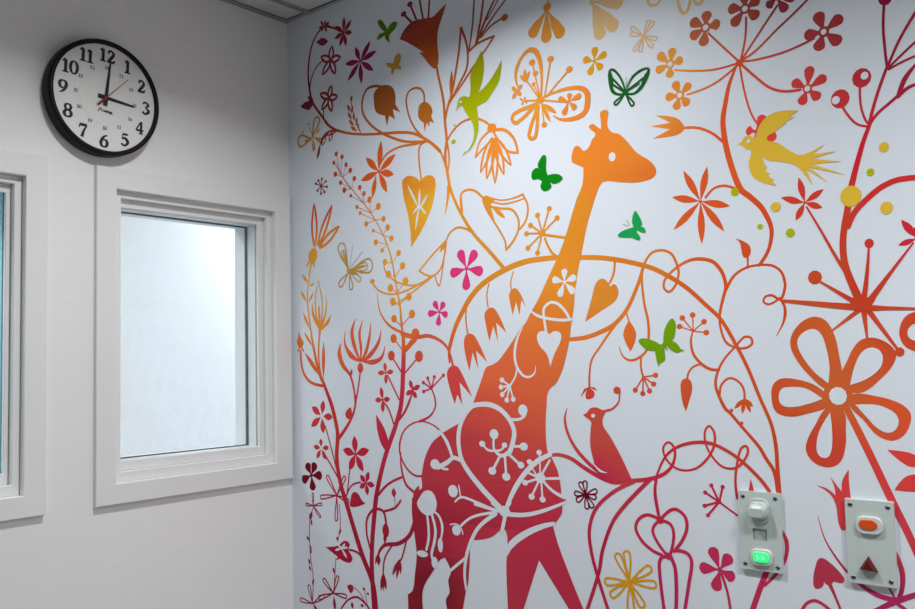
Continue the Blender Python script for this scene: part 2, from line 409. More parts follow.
# knob: a rounded collar, a plug with a sloped top, two grip ridges
bm = bmesh.new(); rounded(bm, .0000, .0420, .0440, .0500, .016, -PT, -PT-.004); kn = obj('knob', bm, M['plug'], e)
bm = bmesh.new()
rounded(bm, .0010, .0440, .0410, .0340, .012, -PT-.0035, -PT-.0215, .0035, 8, .0015)
for v in bm.verts:                                   # the top of the plug slopes down towards the front
    if v.co.z > .044: v.co.z -= max(0, -PT-.006-v.co.y)*.45
obj('plug', bm, M['plug'], kn)
for sx in (-.008, .006):
    obj('grip_ridge', box(bmesh.new(), (sx-.0035, -.0190, .0550), (sx+.0035, -.0150, .0590), .0008), M['plug'], kn)
obj('square_insert', box(bmesh.new(), (-.0145, -PT+.0039, -.0180), (.0125, -PT+.0028, .0040), .0004), M['recess'], e)
bm = bmesh.new(); rounded(bm, .002, -.0520, .0440, .0330, .011, -PT, -PT-.0055, .0015); bz = obj('lens_bezel', bm, M['white_plastic'], e)
bm = bmesh.new(); rounded(bm, .002, -.0512, .0340, .0210, .008, -PT-.0050, -PT-.0085, .0018); ln = obj('lit_lens', bm, M['green'], bz); ln['label'] = 'glowing green lens'
sh = Sheet(.0008)
for x, z, r in ((-7, 2.5, 2.4), (-5.5, -2.5, 1.9), (-1.5, -.5, 1.2), (3, 3, 1.7), (6.5, -.5, 2.3), (3, -3.5, 1.4)): sh.disc((x*.001+.002, z*.001-.0512), r*.001, r*.0008, 'k', 10)
o = obj('lens_symbol', sh.mesh(lambda u, v, l: (u, -PT-.0087, v))[0], M['green_mark'], bz)

e = call_plate(1.7008, 1.2372, .2, None)
tag(e, 'off-white call plate with orange lens and dark red triangle button, right of the pair', 'call panel')
bm = bmesh.new(); rounded(bm, .0005, .0330, .0460, .0330, .012, -PT, -PT-.0060, .0015); bz = obj('lens_bezel', bm, M['white_plastic'], e)
bm = bmesh.new(); rounded(bm, -.0010, .0345, .0330, .0185, .009, -PT-.0055, -PT-.0085, .0015); ln = obj('orange_lens', bm, M['orange'], bz); ln['label'] = 'orange lens'
bm = bmesh.new()
T = [(-.0205, -.0510), (.0125, -.0530), (-.0040, -.0255)]; c = (-.004, -.0435)
lo = [bm.verts.new((x, -PT, z)) for x, z in T]
mid = [bm.verts.new((x, -PT-.006, z)) for x, z in T]
hi = [bm.verts.new((c[0]+(x-c[0])*.55, -PT-.0115, c[1]+(z-c[1])*.55)) for x, z in T]
for a, b in ((lo, mid), (mid, hi)):
    for i in range(3): bm.faces.new((a[i], a[(i+1) % 3], b[(i+1) % 3], b[i]))
bm.faces.new(hi); bm.faces.new(lo[::-1]); bmesh.ops.recalc_face_normals(bm, faces=bm.faces[:])
tb = obj('triangle_button', bm, M['dark_red'], e); tb['label'] = 'dark red triangle button'

# ------------------------------------------------------------------ mural printed on the wall: print plan in tenths of a millimetre (x from the corner, z from the floor)
FIELD = """
200 2531 0.317 0.027 0.059
115 2456 0.241 0.021 0.049
297 2508 0.286 0.019 0.079
574 2528 0.340 0.043 0.030
537 2602 0.292 0.029 0.040
571 2437 0.588 0.119 0.018
327 2283 0.549 0.142 0.020
151 2338 0.362 0.041 0.025
112 2297 0.208 0.029 0.029
433 2373 0.345 0.103 0.020
606 2322 0.520 0.166 0.017
407 2156 0.855 0.124 0.017
620 2179 0.753 0.189 0.019
580 2045 0.900 0.479 0.028
260 2195 0.605 0.059 0.016
147 2144 0.269 0.023 0.026
788 2500 0.366 0.068 0.041
733 2404 0.440 0.091 0.025
678 2321 0.645 0.155 0.021
1008 2441 0.773 0.312 0.050
973 2296 0.900 0.337 0.041
811 2173 0.900 0.290 0.031
941 2252 0.875 0.329 0.028
654 2090 0.900 0.313 0.034
771 1940 0.745 0.316 0.031
1165 2086 0.900 0.242 0.023
1071 2151 0.900 0.253 0.025
1015 1790 0.876 0.318 0.024
1020 1937 0.794 0.305 0.020
950 1621 0.890 0.237 0.047
886 1535 0.864 0.155 0.061
792 1568 0.867 0.155 0.061
837 1459 0.802 0.109 0.072
818 1369 0.718 0.067 0.083
749 1238 0.640 0.046 0.081
714 1183 0.611 0.039 0.081
933 1107 0.574 0.037 0.083
569 982 0.261 0.013 0.027
573 1116 0.357 0.018 0.040
580 1358 0.590 0.046 0.075
1246 2165 0.900 0.345 0.031
1377 2353 0.472 0.100 0.049
1501 2330 0.418 0.065 0.047
1410 2315 0.597 0.135 0.047
1565 2334 0.327 0.035 0.045
1656 2246 0.412 0.048 0.053
1624 2141 0.720 0.061 0.050
1485 2221 0.803 0.085 0.020
1325 2259 0.900 0.372 0.047
1346 2179 0.900 0.293 0.031
1448 2125 0.867 0.096 0.015
1384 1949 0.771 0.110 0.020
1522 2067 0.900 0.065 0.051
1464 1981 0.833 0.111 0.018
1756 2260 0.321 0.012 0.061
1769 2158 0.372 0.017 0.050
1723 2129 0.588 0.032 0.051
1684 2107 0.673 0.044 0.050
1802 2111 0.419 0.018 0.058
1716 1992 0.678 0.018 0.041
1749 1918 0.719 0.034 0.031
1682 1858 0.650 0.054 0.028
1796 1816 0.679 0.028 0.047
1598 1930 0.708 0.056 0.029
1703 1719 0.635 0.056 0.022
1619 1748 0.647 0.079 0.021
1528 1731 0.704 0.081 0.013
1642 1624 0.714 0.145 0.031
1656 1516 0.692 0.145 0.036
1770 1638 0.698 0.077 0.030
1613 1407 0.705 0.072 0.035
1745 1469 0.815 0.113 0.033
1704 1354 0.785 0.065 0.061
1767 1395 0.841 0.066 0.058
1646 1292 0.769 0.066 0.070
1752 1265 0.722 0.059 0.079
1621 1174 0.539 0.045 0.089
1728 1132 0.493 0.030 0.124
122 2060 0.783 0.083 0.026
167 1977 0.900 0.257 0.024
120 1919 0.900 0.434 0.039
141 1825 0.900 0.465 0.036
130 1718 0.900 0.327 0.028
90 1580 0.807 0.149 0.035
180 1489 0.601 0.030 0.041
313 1637 0.876 0.126 0.050
236 1624 0.882 0.147 0.052
290 1534 0.647 0.034 0.057
259 2119 0.643 0.068 0.016
384 2013 0.900 0.270 0.021
421 1892 0.900 0.402 0.027
518 1841 0.900 0.395 0.031
478 1774 0.900 0.357 0.020
475 1675 0.868 0.174 0.032
435 1619 0.773 0.082 0.048
480 1576 0.682 0.042 0.067
471 1492 0.633 0.028 0.066
428 1351 0.624 0.023 0.068
565 1507 0.610 0.022 0.078
587 1630 0.763 0.107 0.047
134 1443 0.683 0.045 0.041
285 1344 0.635 0.023 0.049
132 1337 0.631 0.038 0.043
325 1260 0.568 0.014 0.064
345 1204 0.456 0.012 0.046
216 1062 0.486 0.006 0.046
461 1104 0.429 0.012 0.047
128 1097 0.351 0.010 0.058
124 888 0.351 0.010 0.058
359 952 0.403 0.009 0.042
1233 1815 0.750 0.220 0.020
1125 1734 0.804 0.291 0.033
1251 1636 0.832 0.168 0.029
1122 1664 0.831 0.206 0.029
1344 1546 0.736 0.108 0.035
1431 1737 0.739 0.106 0.013
1372 1676 0.752 0.122 0.023
1170 1523 0.682 0.083 0.042
1464 1483 0.732 0.108 0.017
1503 1401 0.680 0.072 0.022
1419 1440 0.689 0.055 0.035
1290 1391 0.658 0.031 0.051
1127 1430 0.660 0.091 0.060
1163 1340 0.670 0.071 0.067
1360 1384 0.687 0.038 0.043
1109 1313 0.597 0.028 0.089
1237 1278 0.598 0.022 0.077
1259 1236 0.634 0.029 0.079
1254 1104 0.576 0.024 0.128
1395 1155 0.628 0.035 0.122
1502 1158 0.639 0.030 0.109
1103 1152 0.587 0.014 0.073
1401 1291 0.619 0.026 0.071
1089 1499 0.693 0.073 0.043
834 1855 0.765 0.291 0.025
679 1735 0.842 0.222 0.028
766 1796 0.784 0.279 0.028
796 1702 0.807 0.181 0.034
728 1626 0.814 0.146 0.045
674 1548 0.766 0.069 0.067
929 1897 0.781 0.318 0.031
1515 1920 0.753 0.085 0.018
"""
PLAN = """
p arch_vine|big arching orange vine crossing behind the giraffe's neck
S 64-118-144-157-152-149-133-122-117-110-105-93-84-74-72-79-85 6567,15961 6556,16220 6612,16453 6809,16915 7031,17255 7268,17567 7614,17889 8084,18138 8652,18341 9200,18449 9729,18467 10241,18451 10737,18405 11289,18346 11752,18255 12202,18134 12637,17984 13057,17753 13463,17470 13853,17101 14194,16756 14517,16186 14759,15667 14974,15086 15176,14582 15257,14157 15276,13626 15292,13168
s pendant_tulip
S 40 8758,18220 8667,17959 8678,17770
F 8601,17628 8689,17769 8826,17791 8983,17603 9094,17354 9145,17265! 8980,17486! 8913,17101! 8815,17452! 8695,17112! 8614,17509
s pendant_tulip
S 46 7964,17965 7886,17696 7917,17366
F 7796,17193 7915,17323 8087,17337 8251,17147 8488,16675! 8171,16948! 8212,16451! 8072,16862! 7935,16482! 7828,16918
s pendant_tulip
S 53 7199,17455 7164,17086 7223,16675
F 7080,16486 7164,16668 7372,16684 7542,16495 7844,15941! 7488,16244! 7549,15741! 7369,16201! 7243,15721! 7119,16161
s pendant_tulip
S 150-111-87-75-75 4850,16775 5379,16673 5834,16691 6242,16549 6486,16362 6603,16125 6687,15843
S 124-172 5345,16611 4939,16330
F 6466,15658 6595,15844 6809,15850 6984,15654 7323,15033! 6899,15423! 6978,14822! 6817,15098! 6719,14842! 6548,15283
s heart_leaf
S 61 11682,18228 11639,17945 11524,17728
F 11222,17820 11364,17843 11478,17752 11544,17644! 11639,17699 11728,17611 11745,17446 11647,17289 11241,17066 10826,16849! 10908,17083 11014,17369 11122,17695
s hanging_stem
S 101-108-114-102-93-75 10346,16450 10813,16477 11223,16586 11603,16755 11935,17064 12248,17615 12397,18004
S 86-65-53-53-53 11817,16941 11553,16656 11221,16257 10971,15933 10901,15582 10890,15293
F 10796,15202 10904,15272 11024,15170 11001,15067 10856,15012 10780,15044
S 18-63-18 10656,15076 10768,15235 10890,15293
S 18-53-18 11088,15220 11009,15273 10890,15293
s leaf_pod
S 43 11934,17024 11994,16819
F 11994,16839! 12163,16551 12132,16332 12011,16115! 11885,16340 11838,16543
s curly_vine
S 59 12395,17964 12469,18158 12651,18341 12911,18364 13119,18257 13236,18012 13269,17814 13175,17549 13022,17422 12899,17529 12949,17722 13233,17954
S 56-79-84-76 13233,17954 13487,18068 13734,18096 14051,18017 14240,17812 14327,17579 14338,17383
S 54-66-59-17 12397,18024 12362,17687 12408,17164 12481,16797 12479,16401 12411,16126 12252,15990 12026,15915 11848,15978 11754,16121 11731,16255
S 50 12273,15970 12264,15732 12313,15534
B 12313,15534 37 62 12619,15571 12564,15375 12458,15218 12285,15158 12098,15236
s curly_vine
S 76-61-53-53-52-52-52-45-54-69-76-68-66-73-79-85 14339,17410 14227,17060 14178,16832 14186,16569 14290,16267 14478,16150 14704,16126 14858,16213 14833,16342 14695,16357 14517,16186 14236,15896 14067,15599 14024,15338 14121,15040 14229,14838 14303,14779 14521,14527 14771,14245 14929,14053 15035,13861 15203,13586 15257,13201
S 68-52-44-51-57-57-51-44-43-43 14346,17390 14544,17675 14816,17820 15097,17851 15139,17848 15356,17811 15530,17669 15597,17412 15552,17200 15476,17097 15329,17196 15183,17180 15134,17081 15230,17016 15359,17056 15477,17135
S 50-64-11 15504,17090 15574,16907 15538,16658 15370,16353
S 41 14845,18058 14834,17807
F 14585,18463! 14765,18381 14892,18275 14912,18126 14843,18021 14750,18048 14712,18219 14688,18352
s berry_burst
B 13559,16526 31 63 13242,16639 13316,16825 13561,16878 13817,16721 13859,16484
S 39-63-70-61 13545,16500 13496,16291 13546,16022 13719,15810 13913,15694 14109,15674
s seed_pod
S 47 13719,15810 13514,15737 13406,15604 13381,15482
F 13210,15337 13256,15460 13381,15497 13472,15413 13476,15223 13401,14994 13319,14774! 13244,14973
s drooping_flower
S 50 14106,15152 14154,15357 14334,15497 14523,15430 14636,15265 14641,15028
L 14651,15075 14414,14852 96
L 14643,15075 14584,14746 89
L 14651,15075 14765,14775 89
L 14651,15075 14822,14896 89
F 14540,14964 14642,15061 14736,14967 14636,14922
E 14351,14816 42,41
E 14560,14554 41,40
p giraffe|giraffe silhouette shading from orange head to crimson legs
F 11107,21490 11119,21552 11216,21567 11356,21452 11435,21395! 11430,21640 11416,21770 11466,21836 11607,21824 11642,21746 11609,21606 11616,21416 11727,21269 11910,21194 12087,21018 12346,20686 12690,20418 12813,20225 12786,20081 12608,20007 12274,19996 11913,20057 11544,20140 11387,20101 11261,19901 11145,19622 10958,19134 10790,18519 10677,18106 10557,17523 10540,17307 10431,16764 10370,16428 10255,16008 10145,15714 9957,15397 9837,15320! 9704,15162 9657,14862 9614,14343 9645,13748 9791,13544 9933,13257 10005,12885 10024,12699 10155,12614! 10047,12492 10020,12302 9982,12216 9746,11942! 9896,11478 10172,10851 10556,10052! 10166,9989! 9306,11072! 8780,9768! 8320,9694! 8300,10795 8339,11147 8351,11540 8274,11706 8135,11670 7877,11489 7590,11391 7212,11327! 7150,11190 7108,10758 7031,10164 6968,9993 6834,9456! 6320,9374! 6267,9662 6395,9864 6361,10179 6453,10397 6385,10594 6255,10761! 6080,10670 5886,10419 5459,9820 5443,9234! 4890,9145! 4882,9594! 5069,9740 5166,10202 5238,10731 5173,11244 5091,11855 5134,12240 5335,12447 5480,12552 5474,12837 5512,13029 5617,13367 5883,13782 6172,13991 6286,14070 6886,14353! 7104,14634 7347,14872! 7658,15510 7811,15804 8013,15869 8243,15996 8985,16818! 9095,16901 9264,17160 9485,17454 9817,18000 10142,18534 10360,18984 10688,19800 10873,20162 10912,20560! 10598,20739! 10587,20848 10632,21013 10711,21120 10833,21077 10937,20961 11075,21022 11178,21195 11278,21292 11187,21414
s eye|white eye
w E 11705,20690 93,112
s white_flower|white five-petalled flower on the neck
w f 10280,17848 185 10291,18172 10612,17951 10549,17558 10116,17496 9928,17939
s white_heart_leaf|white heart leaf hanging on a loop
w S 48-72-71-71-69-55 9265,17193 9472,17064 9782,16980 10187,16923 10477,16930
w S 71 9717,16599 9662,16969 9661,17228 9846,17369 10050,17336 10246,17175 10412,16925
w F 9809,16587! 9950,16664 10126,16606 10130,16436 9931,16100 9802,15795! 9710,16105 9500,16326 9428,16523 9484,16651 9668,16675
s white_tendril|white tendril with a berry burst
w S 24-78-78-73-58-48-14 9012,16823 8811,16477 8734,16126 8790,15816 8972,15595 9157,15550 9319,15636 9368,15830
w S 49 8799,15772 8727,15552 8555,15332
w B 8555,15332 49 69 8311,15478 8277,15296 8310,15109 8450,14968 8654,14993
s white_swirl|big white swirling vine on the body
w S 135-123-131-129-128-128-137-137-137 7316,14807 7580,14848 7924,14839 8258,14711 8527,14464 8655,14183 8608,13918 8502,13672
w S 135-115-126-137-137-136-145-153-150-148 7316,14807 7103,14611 6928,14354 6836,14075 6827,13752 6918,13390 7147,13084 7572,12684 7961,12381 8288,12145
w S 80-99-127 8084,13616 8278,13560 8530,13695
w S 70 8057,13637 7993,13759 8014,14072
w E 8015,14094 147,134
w S 61 7664,13798 7803,13683 8030,13672 8227,13703 8341,13810
w E 7624,13832 104,81
w E 8342,13827 89,71
w S 75 8194,13555 7947,13178
w E 7929,13155 130,102
w S 74 8344,13554 8373,13072
w E 8372,13037 132,106
w S 74 8499,13584 8818,13361
w E 8839,13354 107,87
w S 68 8643,13810 8913,13822
w E 8940,13819 128,104
w S 74 8572,14479 8855,14503 9009,14607
w E 8943,14723 145,148
s white_twig|white twig with a bud on the belly
w S 87-107-85 6175,14099 6415,13827 6599,13419
w S 130-117-105 6086,13134 6431,13294 6636,13421 6947,13345
s white_twig|white forked twig on the belly
w S 42 6797,12704 6859,12380
w S 53-63-70-79 6664,12272 6890,12405 7330,12328 7899,12189 8261,12151
s white_bud|white bud at the belly twig's end
w E 6593,12542 170,166
s white_wheel|white wheel-shaped seed head on the chest
w S 118-136-134-132-102 8376,12306 8636,12763 8972,13176 9351,13486 9729,13659
w E 9416,13076 156,128
w S 47 9416,13076 9410,13673
w E 9400,13694 83,69
w S 43 9338,13092 9086,13420
w E 9103,13451 85,69
w S 61 9416,13097 9704,13518
w S 66 9441,13056 10013,13107
w S 70-82 9491,13017 9740,12803 10097,12650
w S 61 9338,13092 9052,13181
w S 61 9363,13060 8964,12929
w E 8953,12929 91,73
w S 57 9388,13032 9139,12607
w E 9138,12599 95,77
w S 56 9440,13035 9461,12569
w E 9465,12557 93,77
s white_twig|white crossing vines under the belly
w E 8289,12161 177,140
w S 118-106-94-64 8287,12104 8884,12129 9414,12263 10108,12534
w S 108 8289,12161 8461,12404
w S 108-90 8261,12146 7903,12335
w S 79 8122,12146 7328,12263
w S 70 7953,12104 7230,11917 6838,11652
w E 6684,11523 151,137
w S 37 6476,11648 6689,11683 6848,11585 6903,11446
w S 110-102-103-93-72 8008,12079 7456,11692 7182,11305 7005,10879 6933,10419 6980,10021
w S 108 8314,12085 8195,11658
w S 78 6963,10828 6442,10444
s white_band|white band crossing above the front legs
w S 98-175-163-131-92 8321,11105 8482,11362 8922,11669 9401,11889 9773,12002
s white_drop|white drop hanging from the bell
w S 54-75-86-54 5834,11972 6081,11832 6191,11564 6126,11210
w E 6110,11070 93,195
s white_bell|white drooping bell flower on the rump
w F 5293,12090 5362,12238 5593,12470 5847,12465 5999,12244 5980,12009 5831,11846 5576,11831 5418,11911
w S 77-87-77 5653,11839 5701,11281 5602,10895
w S 87-97-76 5819,11877 5945,11446 5893,11115 5789,10777 5872,10601
w E 5452,10764 206,90
w E 5897,10581 119,158
s white_bud|white bud on the rump
w E 5981,13213 170,141
w S 65 5983,13292 6241,13120 6426,13108
p swirling_vine|thin crimson vine looping round the giraffe's rump
S 75-49-44-45-51-57-69-57-57-62-66 6266,14032 6114,14167 5834,14300 5449,14352 5053,14230 4794,14003 4664,13658 4697,13367 4923,13041 5215,12867 5507,12863
S 51-68-79-78-67 4700,13465 4723,13029 4879,12605 5203,12389 5395,12261
S 78-55-55-44 5449,14352 5839,14514 6023,14754 6028,14943 5982,15092 5898,15257
s berry_burst
B 5898,15257 49 55 5607,15415 5771,15534 6014,15566 5613,15170 6341,15612
s leaf
L 5130,12097 5371,12602 190
T 5464,12456 5130,12097 221
p berry_tree|tall crimson stem carrying an ochre berry spike
S 126-161-172-161-162-165-178-166-176 4883,16774 4884,16258 4858,15768 4746,14789 4515,14190 4080,13287 3781,12428 3664,11923 3489,10450 3561,8960
S 82-68 3811,12232 4201,12556 4750,12789
S 58 4448,14261 4252,14676 4048,14871
S 81 4551,14289 4876,14589 5084,14933
S 62 5034,14793 5245,15280
S 26-32-31-37-36-48-59-58-58-69-81-80 2249,22068 2435,21664 2956,21109 3464,20596 3747,20269 4161,19658 4395,19179 4523,18765 4603,18358 4708,17902 4770,17643 4835,16997 4887,16651
s berry_sprig
K 19 2435,21690 2231,22351 70 2117,22100 64 2485,22218 70
s berry_sprig
K 19 2510,21599 2656,21950 70 2834,21751 77 2180,21735 77
s berry_sprig
K 19 2882,21183 3001,21477 75 2407,21438 69 2563,21191 82
s berry_sprig
K 18 3393,20683 3226,21176 74 2840,20983 55 3399,20969 74
s berry_sprig
K 18 3392,20673 3628,20766 86
s berry_sprig
K 24 3677,20355 3628,20749 85 3095,20610 61 3982,20511 97
s berry_sprig
K 24 3852,20127 3224,20411 60 4186,20123 79 3481,20058 79
s berry_sprig
K 24 4161,19658 3759,19830 54 4348,19856 84 4486,19522 84
s berry_sprig
K 24 4295,19391 3858,19476 83 4115,19216 71
s berry_sprig
K 23 4504,18817 4758,19079 88 4213,18867 88
s berry_sprig
K 29 4604,18408 4905,18702 99 4344,18503 99
s berry_sprig
K 29 4675,17954 5008,18263 105 4417,18106 105
s berry_sprig
K 29 4735,17603 5124,17811 104 4498,17716 104
s berry_sprig
K 35 4821,16998 4534,17224 104 5231,17323 115
s berry_sprig
K 40 4872,16307 4507,16663 121 5349,16767 143
s berry_sprig
K 52 4854,15621 4405,16179 132 5464,16138 149
s leaf
F 3758,14507! 4099,14078 4282,13631! 4086,13509 3817,13969
L 4167,13439 3758,14507 245
s cross_flower
l 4172,15700 147 4131,16000 4484,15732 4178,15367 3842,15693
S 53 4240,15625 4682,14935
s cross_flower
l 4029,14928 159 3967,15302 4328,14951 4027,14555 3718,14914
s cross_flower
l 5190,15207 152 5098,15498 5488,15338 5349,14981 4941,15074
s bud
L 4431,12174 4391,12458 173
S 29 4432,12208 4460,11967
s spray_branch
S 83 3626,11809 3975,11772 4085,11439
E 4066,11242 131,196
L 4067,11252 4009,10864 140
S 83-84-72-71-71 3662,11852 3335,11524 3290,11121 3389,10784 3504,10501
S 134-124-114-94-70 5196,11630 4976,11203 4570,10942 4022,10832 3809,10636 3735,10430
L 3752,10580 3765,10228 176
L 3738,10578 3625,10245 82
S 58 4297,10839 4014,10465 3934,10016
L 3936,10089 3839,9530 128
L 3936,10089 4048,9585 128
L 3936,10089 3943,9531 81
S 56 4874,11096 4695,10597 4570,10413
L 4594,10536 4291,10025 125
L 4593,10512 4451,9941 102
L 4613,10515 4616,10098 102
S 70 4045,11788 4459,11922 4667,12133
p flowering_bush|red stem with small flowers at its foot
S 117-129-153-152-164-164-163-173-180-177-164 1455,15537 1684,15113 1872,14746 2055,14220 2124,13858 2073,13181 2211,12466 2463,11871 3095,10451 3507,9713 3632,8996
S 126-86-74 2199,13783 2778,14445 2953,15011
S 51 1586,14102 1883,13327 2102,12717
S 58 1531,13258 1874,12885 2100,12614
S 49 2634,12904 2507,12181
S 55 3068,12526 2697,12399 2428,12021
S 61 2896,14762 3015,15172 3137,15734
S 38-177-151-75-68-74 2317,16578 2249,16265 2410,15923 2706,15635 2867,15171 2910,14762
L 2727,15583 2785,15830 99
s lotus_flower
S 19-137-148-61 2987,17307 2808,16926 2896,16509 3130,16067
S 18-104-104-49 3280,17242 3125,16863 3175,16450 3159,16067
S 18-103-121-49 3604,17150 3522,16695 3369,16292 3181,16066
S 18-119-145-49 4012,16921 3876,16533 3511,16187 3181,16041
S 18-107-156-49 4156,16464 4008,16127 3650,16008 3218,16050
S 19-75-174-61 2530,16963 2499,16573 2741,16229 3144,16041
E 3140,15847 124,153
s outlined_star
a 1434,14404 220 71 1506,14882 1919,14383 1487,13877 931,14071 974,14682
s outlined_star
a 1392,13435 155 52 1358,13724 1730,13467 1583,13093 1171,13107 1033,13467
s star_flower
l 2880,13325 245 2840,13869 3450,13479 3198,12837 2602,12841 2344,13438
s star_flower
l 3299,12517 174 3422,12861 3655,12468 3363,12172 3035,12363 3058,12737
s bird_leaf
F 2636,11962 2707,12171 2842,12232 2987,12167 3129,12003 3272,11939! 2906,11807 2611,11807
s leaf
F 2709,14700! 2503,14568 2478,14438 2604,14338 2755,14419
s heart_leaf
F 1518,10494! 2059,10592 2365,10770 2573,10702 2532,10525 2690,10302 2591,10163 2278,10175 2038,10272
S 67 2584,10531 2878,10500 3057,10397
w L 2225,10540 2060,10644 75
w L 2225,10540 2401,10697 75
w L 2225,10540 2526,10595 75
w L 2225,10540 2467,10274 87
w L 2225,10540 1942,10440 75
w E 2225,10540 76,51
p lily_plant|ochre lily plant with thorny stem beside the window
S 80-53-54-66-93-106-118-130 1036,19148 905,18640 834,17907 997,16887 1087,16506 1300,15804 1470,15483
S 105-72-65-78-104 1404,17087 1330,16553 1322,16125 1394,15697 1493,15457
S 81-87-93-91 478,16413 567,15812 890,15458 1490,15324
L 885,18477 593,18801 107
L 925,18409 1163,18468 93
L 834,17880 509,18295 107
L 867,17878 1118,18200 94
L 934,17062 598,17612 106
L 1055,16518 653,16981 106
L 1455,15537 659,16365 156
L 1517,15494 1555,16680 155
s lily_bloom
q 1192,19608 306 86 1191,20965
q 1338,19626 278 86 2013,20803
q 1409,19549 290 86 2327,20133
F 1166,19572 1316,19340 1092,19072 892,19353
L 956,19210 787,19005 80
L 1119,19195 1163,18919 80
s crown_bloom
S 26-59-66-91 1350,18555 1194,17959 1234,17471 1419,17059
S 26-59-65-91 1350,18555 1499,17941 1490,17458 1419,17059
S 19-58-91-65 1677,18091 1685,17662 1567,17321 1419,17059
S 27-119-118-78 1046,17860 1089,17532 1246,17255 1419,17043
S 26-129-65 1901,17465 1724,17234 1419,17032
S 79 1352,17734 1403,17060
s bud
F 404,17045! 501,16822 631,16654 479,16495 306,16664 359,16827
L 455,16550 326,16351 67
L 480,16549 659,16365 67
p flower_garland|slender crimson garland of tiny leaves
S 33 984,11617 814,11126 837,10126 946,9510 892,8718
L 882,11291 910,11056 78
L 789,10595 661,10729 92
L 819,10493 864,10313 78
L 814,10202 881,10331 91
L 808,9859 755,10063 91
L 853,9681 759,9853 91
L 902,9268 978,9488 91
s garland_flower
o 985,11670 117 39 645,11684 1314,11353 1384,11757 976,12050
L 942,11508 816,11232 144
s garland_flower
o 908,8721 155 39 741,9261 333,8764 1428,9033
L 932,8724 1127,8521 103
p flower_garland|crimson garland hung with looped petals
o 2051,12068 163 44 1621,12624 2419,12645 1325,11953 2013,11318 2576,11931
s leafy_stem
S 31 2145,11822 2186,11210 2062,10710
L 2103,10894 2221,11111 87
L 2062,10736 2027,10860 88
s leafy_stem
S 31 1976,10214 1864,9226
L 1990,10164 2167,10288 75
L 1905,9744 1840,9940 88
s garland_flower
o 1840,9172 163 44 1406,9532 2057,9703 2422,9157 1190,8930
L 1862,9124 1914,8663 125
s curled_sprig
S 56-55-66-72-59 2174,8765 2479,9075 2850,9211 3138,9116 3383,8932
S 24 3208,9077 2927,9382 2636,9490
F 2563,9530 2450,9463 2522,9348 2595,9283 2708,9400 2674,9520
L 2659,8842 2641,9039 122
S 24 3313,8946 3160,9466
E 3146,9488 58,40
E 3308,9374 50,35
E 3063,9005 65,45
p climbing_vine|dark crimson vine curving down from the top left corner
S 60-67-75-82-81-78-77-72-82-80-89-99 1779,26441 1451,26303 1156,25929 1005,25348 1012,24785 1167,24192 1526,23732 1997,23230 2615,22942 3364,22747 4160,22622 4856,22530 5395,22409 5787,22204 6105,21985 6386,21732
S 60-64 1779,26441 2136,26303 2639,26024
S 47-54 1678,25384 1350,25212 1139,24924 1049,24552
S 46 1690,23837 1723,23473 1996,23203
S 54-68 4082,21722 4357,21984 4846,22105 5520,22087 5849,22104
S 62-57-57-62 5914,22092 5650,21990 5609,21675 5678,21047
s starburst
l 1779,26441 93 1580,26660 1838,26619 2013,26517 2073,26352 1879,26237 1606,26319 1495,26460
s starburst
l 2639,26024 155 2657,26509 2983,26323 3005,25924 2738,25570 2445,25627 2215,25930 2247,26317
s bud
L 1373,26044 1937,25913 243
L 1502,25944 1668,26125 107
L 1528,26032 1727,25833 94
s outlined_star
q 2037,25299 263 79 2101,25740 2485,25301 2241,24819 1646,24933 1584,25518
s outlined_star
q 1935,24143 250 79 2046,24513 2328,24104 2053,23693 1593,23840 1538,24364
s bud
L 1289,24104 607,24142 255
L 1247,24084 964,24406 175
L 1206,24093 873,23976 135
s wheat_sprig
S 37 3307,22818 3077,23258 2922,23768 2926,23981
L 2900,23800 2950,24019 114
L 2871,23512 2747,23777 108
L 2915,23449 2981,23703 108
L 2941,23258 2765,23533 107
L 3001,23220 3036,23468 107
L 3042,23042 2798,23301 107
L 3117,23028 3153,23312 107
L 3159,22882 2869,23074 106
L 3233,22868 3187,23131 87
s wheat_sprig
S 39 2307,23040 1834,23034 1467,22689 1355,22350
q 2229,23043 181 45 1715,23056
q 2056,23032 182 46 1925,22783
q 1770,23018 171 46 1588,22711
L 1674,23009 1493,22794 132
L 1524,22723 1354,22323 106
L 1954,23067 1593,22968 118
s leaf_flower
l 4027,21524 217 4141,22432 4718,21934 4634,21349 4351,20863 3282,21372 3496,22035
L 3918,21464 3737,20767 182
s tulip_bell
S 78 4403,23910 3942,24077 3600,24057 3410,23808 3401,23414 3665,23031 4090,22697 4577,22433 5122,22220 5914,22084
F 3875,23677 3902,23906 4157,24023 4419,24007 4647,23875 4746,23649 4739,23370! 4926,23103! 4632,23253! 4715,22931! 4489,23097! 4390,22788! 4313,23132! 4102,23205 3926,23354
s tulip_bell
S 62 5847,23242 5833,23468 5693,23623 5495,23681 5258,23616 5165,23409 5242,22990 5466,22546 5883,22132
F 5667,23155 5846,23217 6039,23103 6143,22910 6094,22748! 6198,22546! 6026,22628! 6021,22466! 5928,22617! 5837,22368! 5811,22630! 5638,22787 5609,22967
s heart_leaf
F 5624,21020! 5888,21128 6144,21051 6202,20823 6128,20469 5991,20123 5653,19626 5246,19187! 5226,19699 5125,20207 5012,20570 4953,20929 4972,21127 5164,21223 5430,21158
w L 5584,20223 5158,20975 79
w L 5582,20150 5618,20795 91
w L 5583,20199 5927,20619 79
w L 5587,20346 5336,20106 68
w L 5587,20346 5423,19637 79
w L 5587,20346 5846,20043 68
w E 5586,20297 85,64
p trumpet_vine|orange vine rising to a red trumpet flower
S 78-78-88-88-87-98-98-92-94-102-110 6336,24080 6392,23797 6495,23383 6560,23028 6585,22537 6632,21996 6569,21524 6649,21029 6731,20634 7020,20024 7481,19346 7990,18831 8511,18276
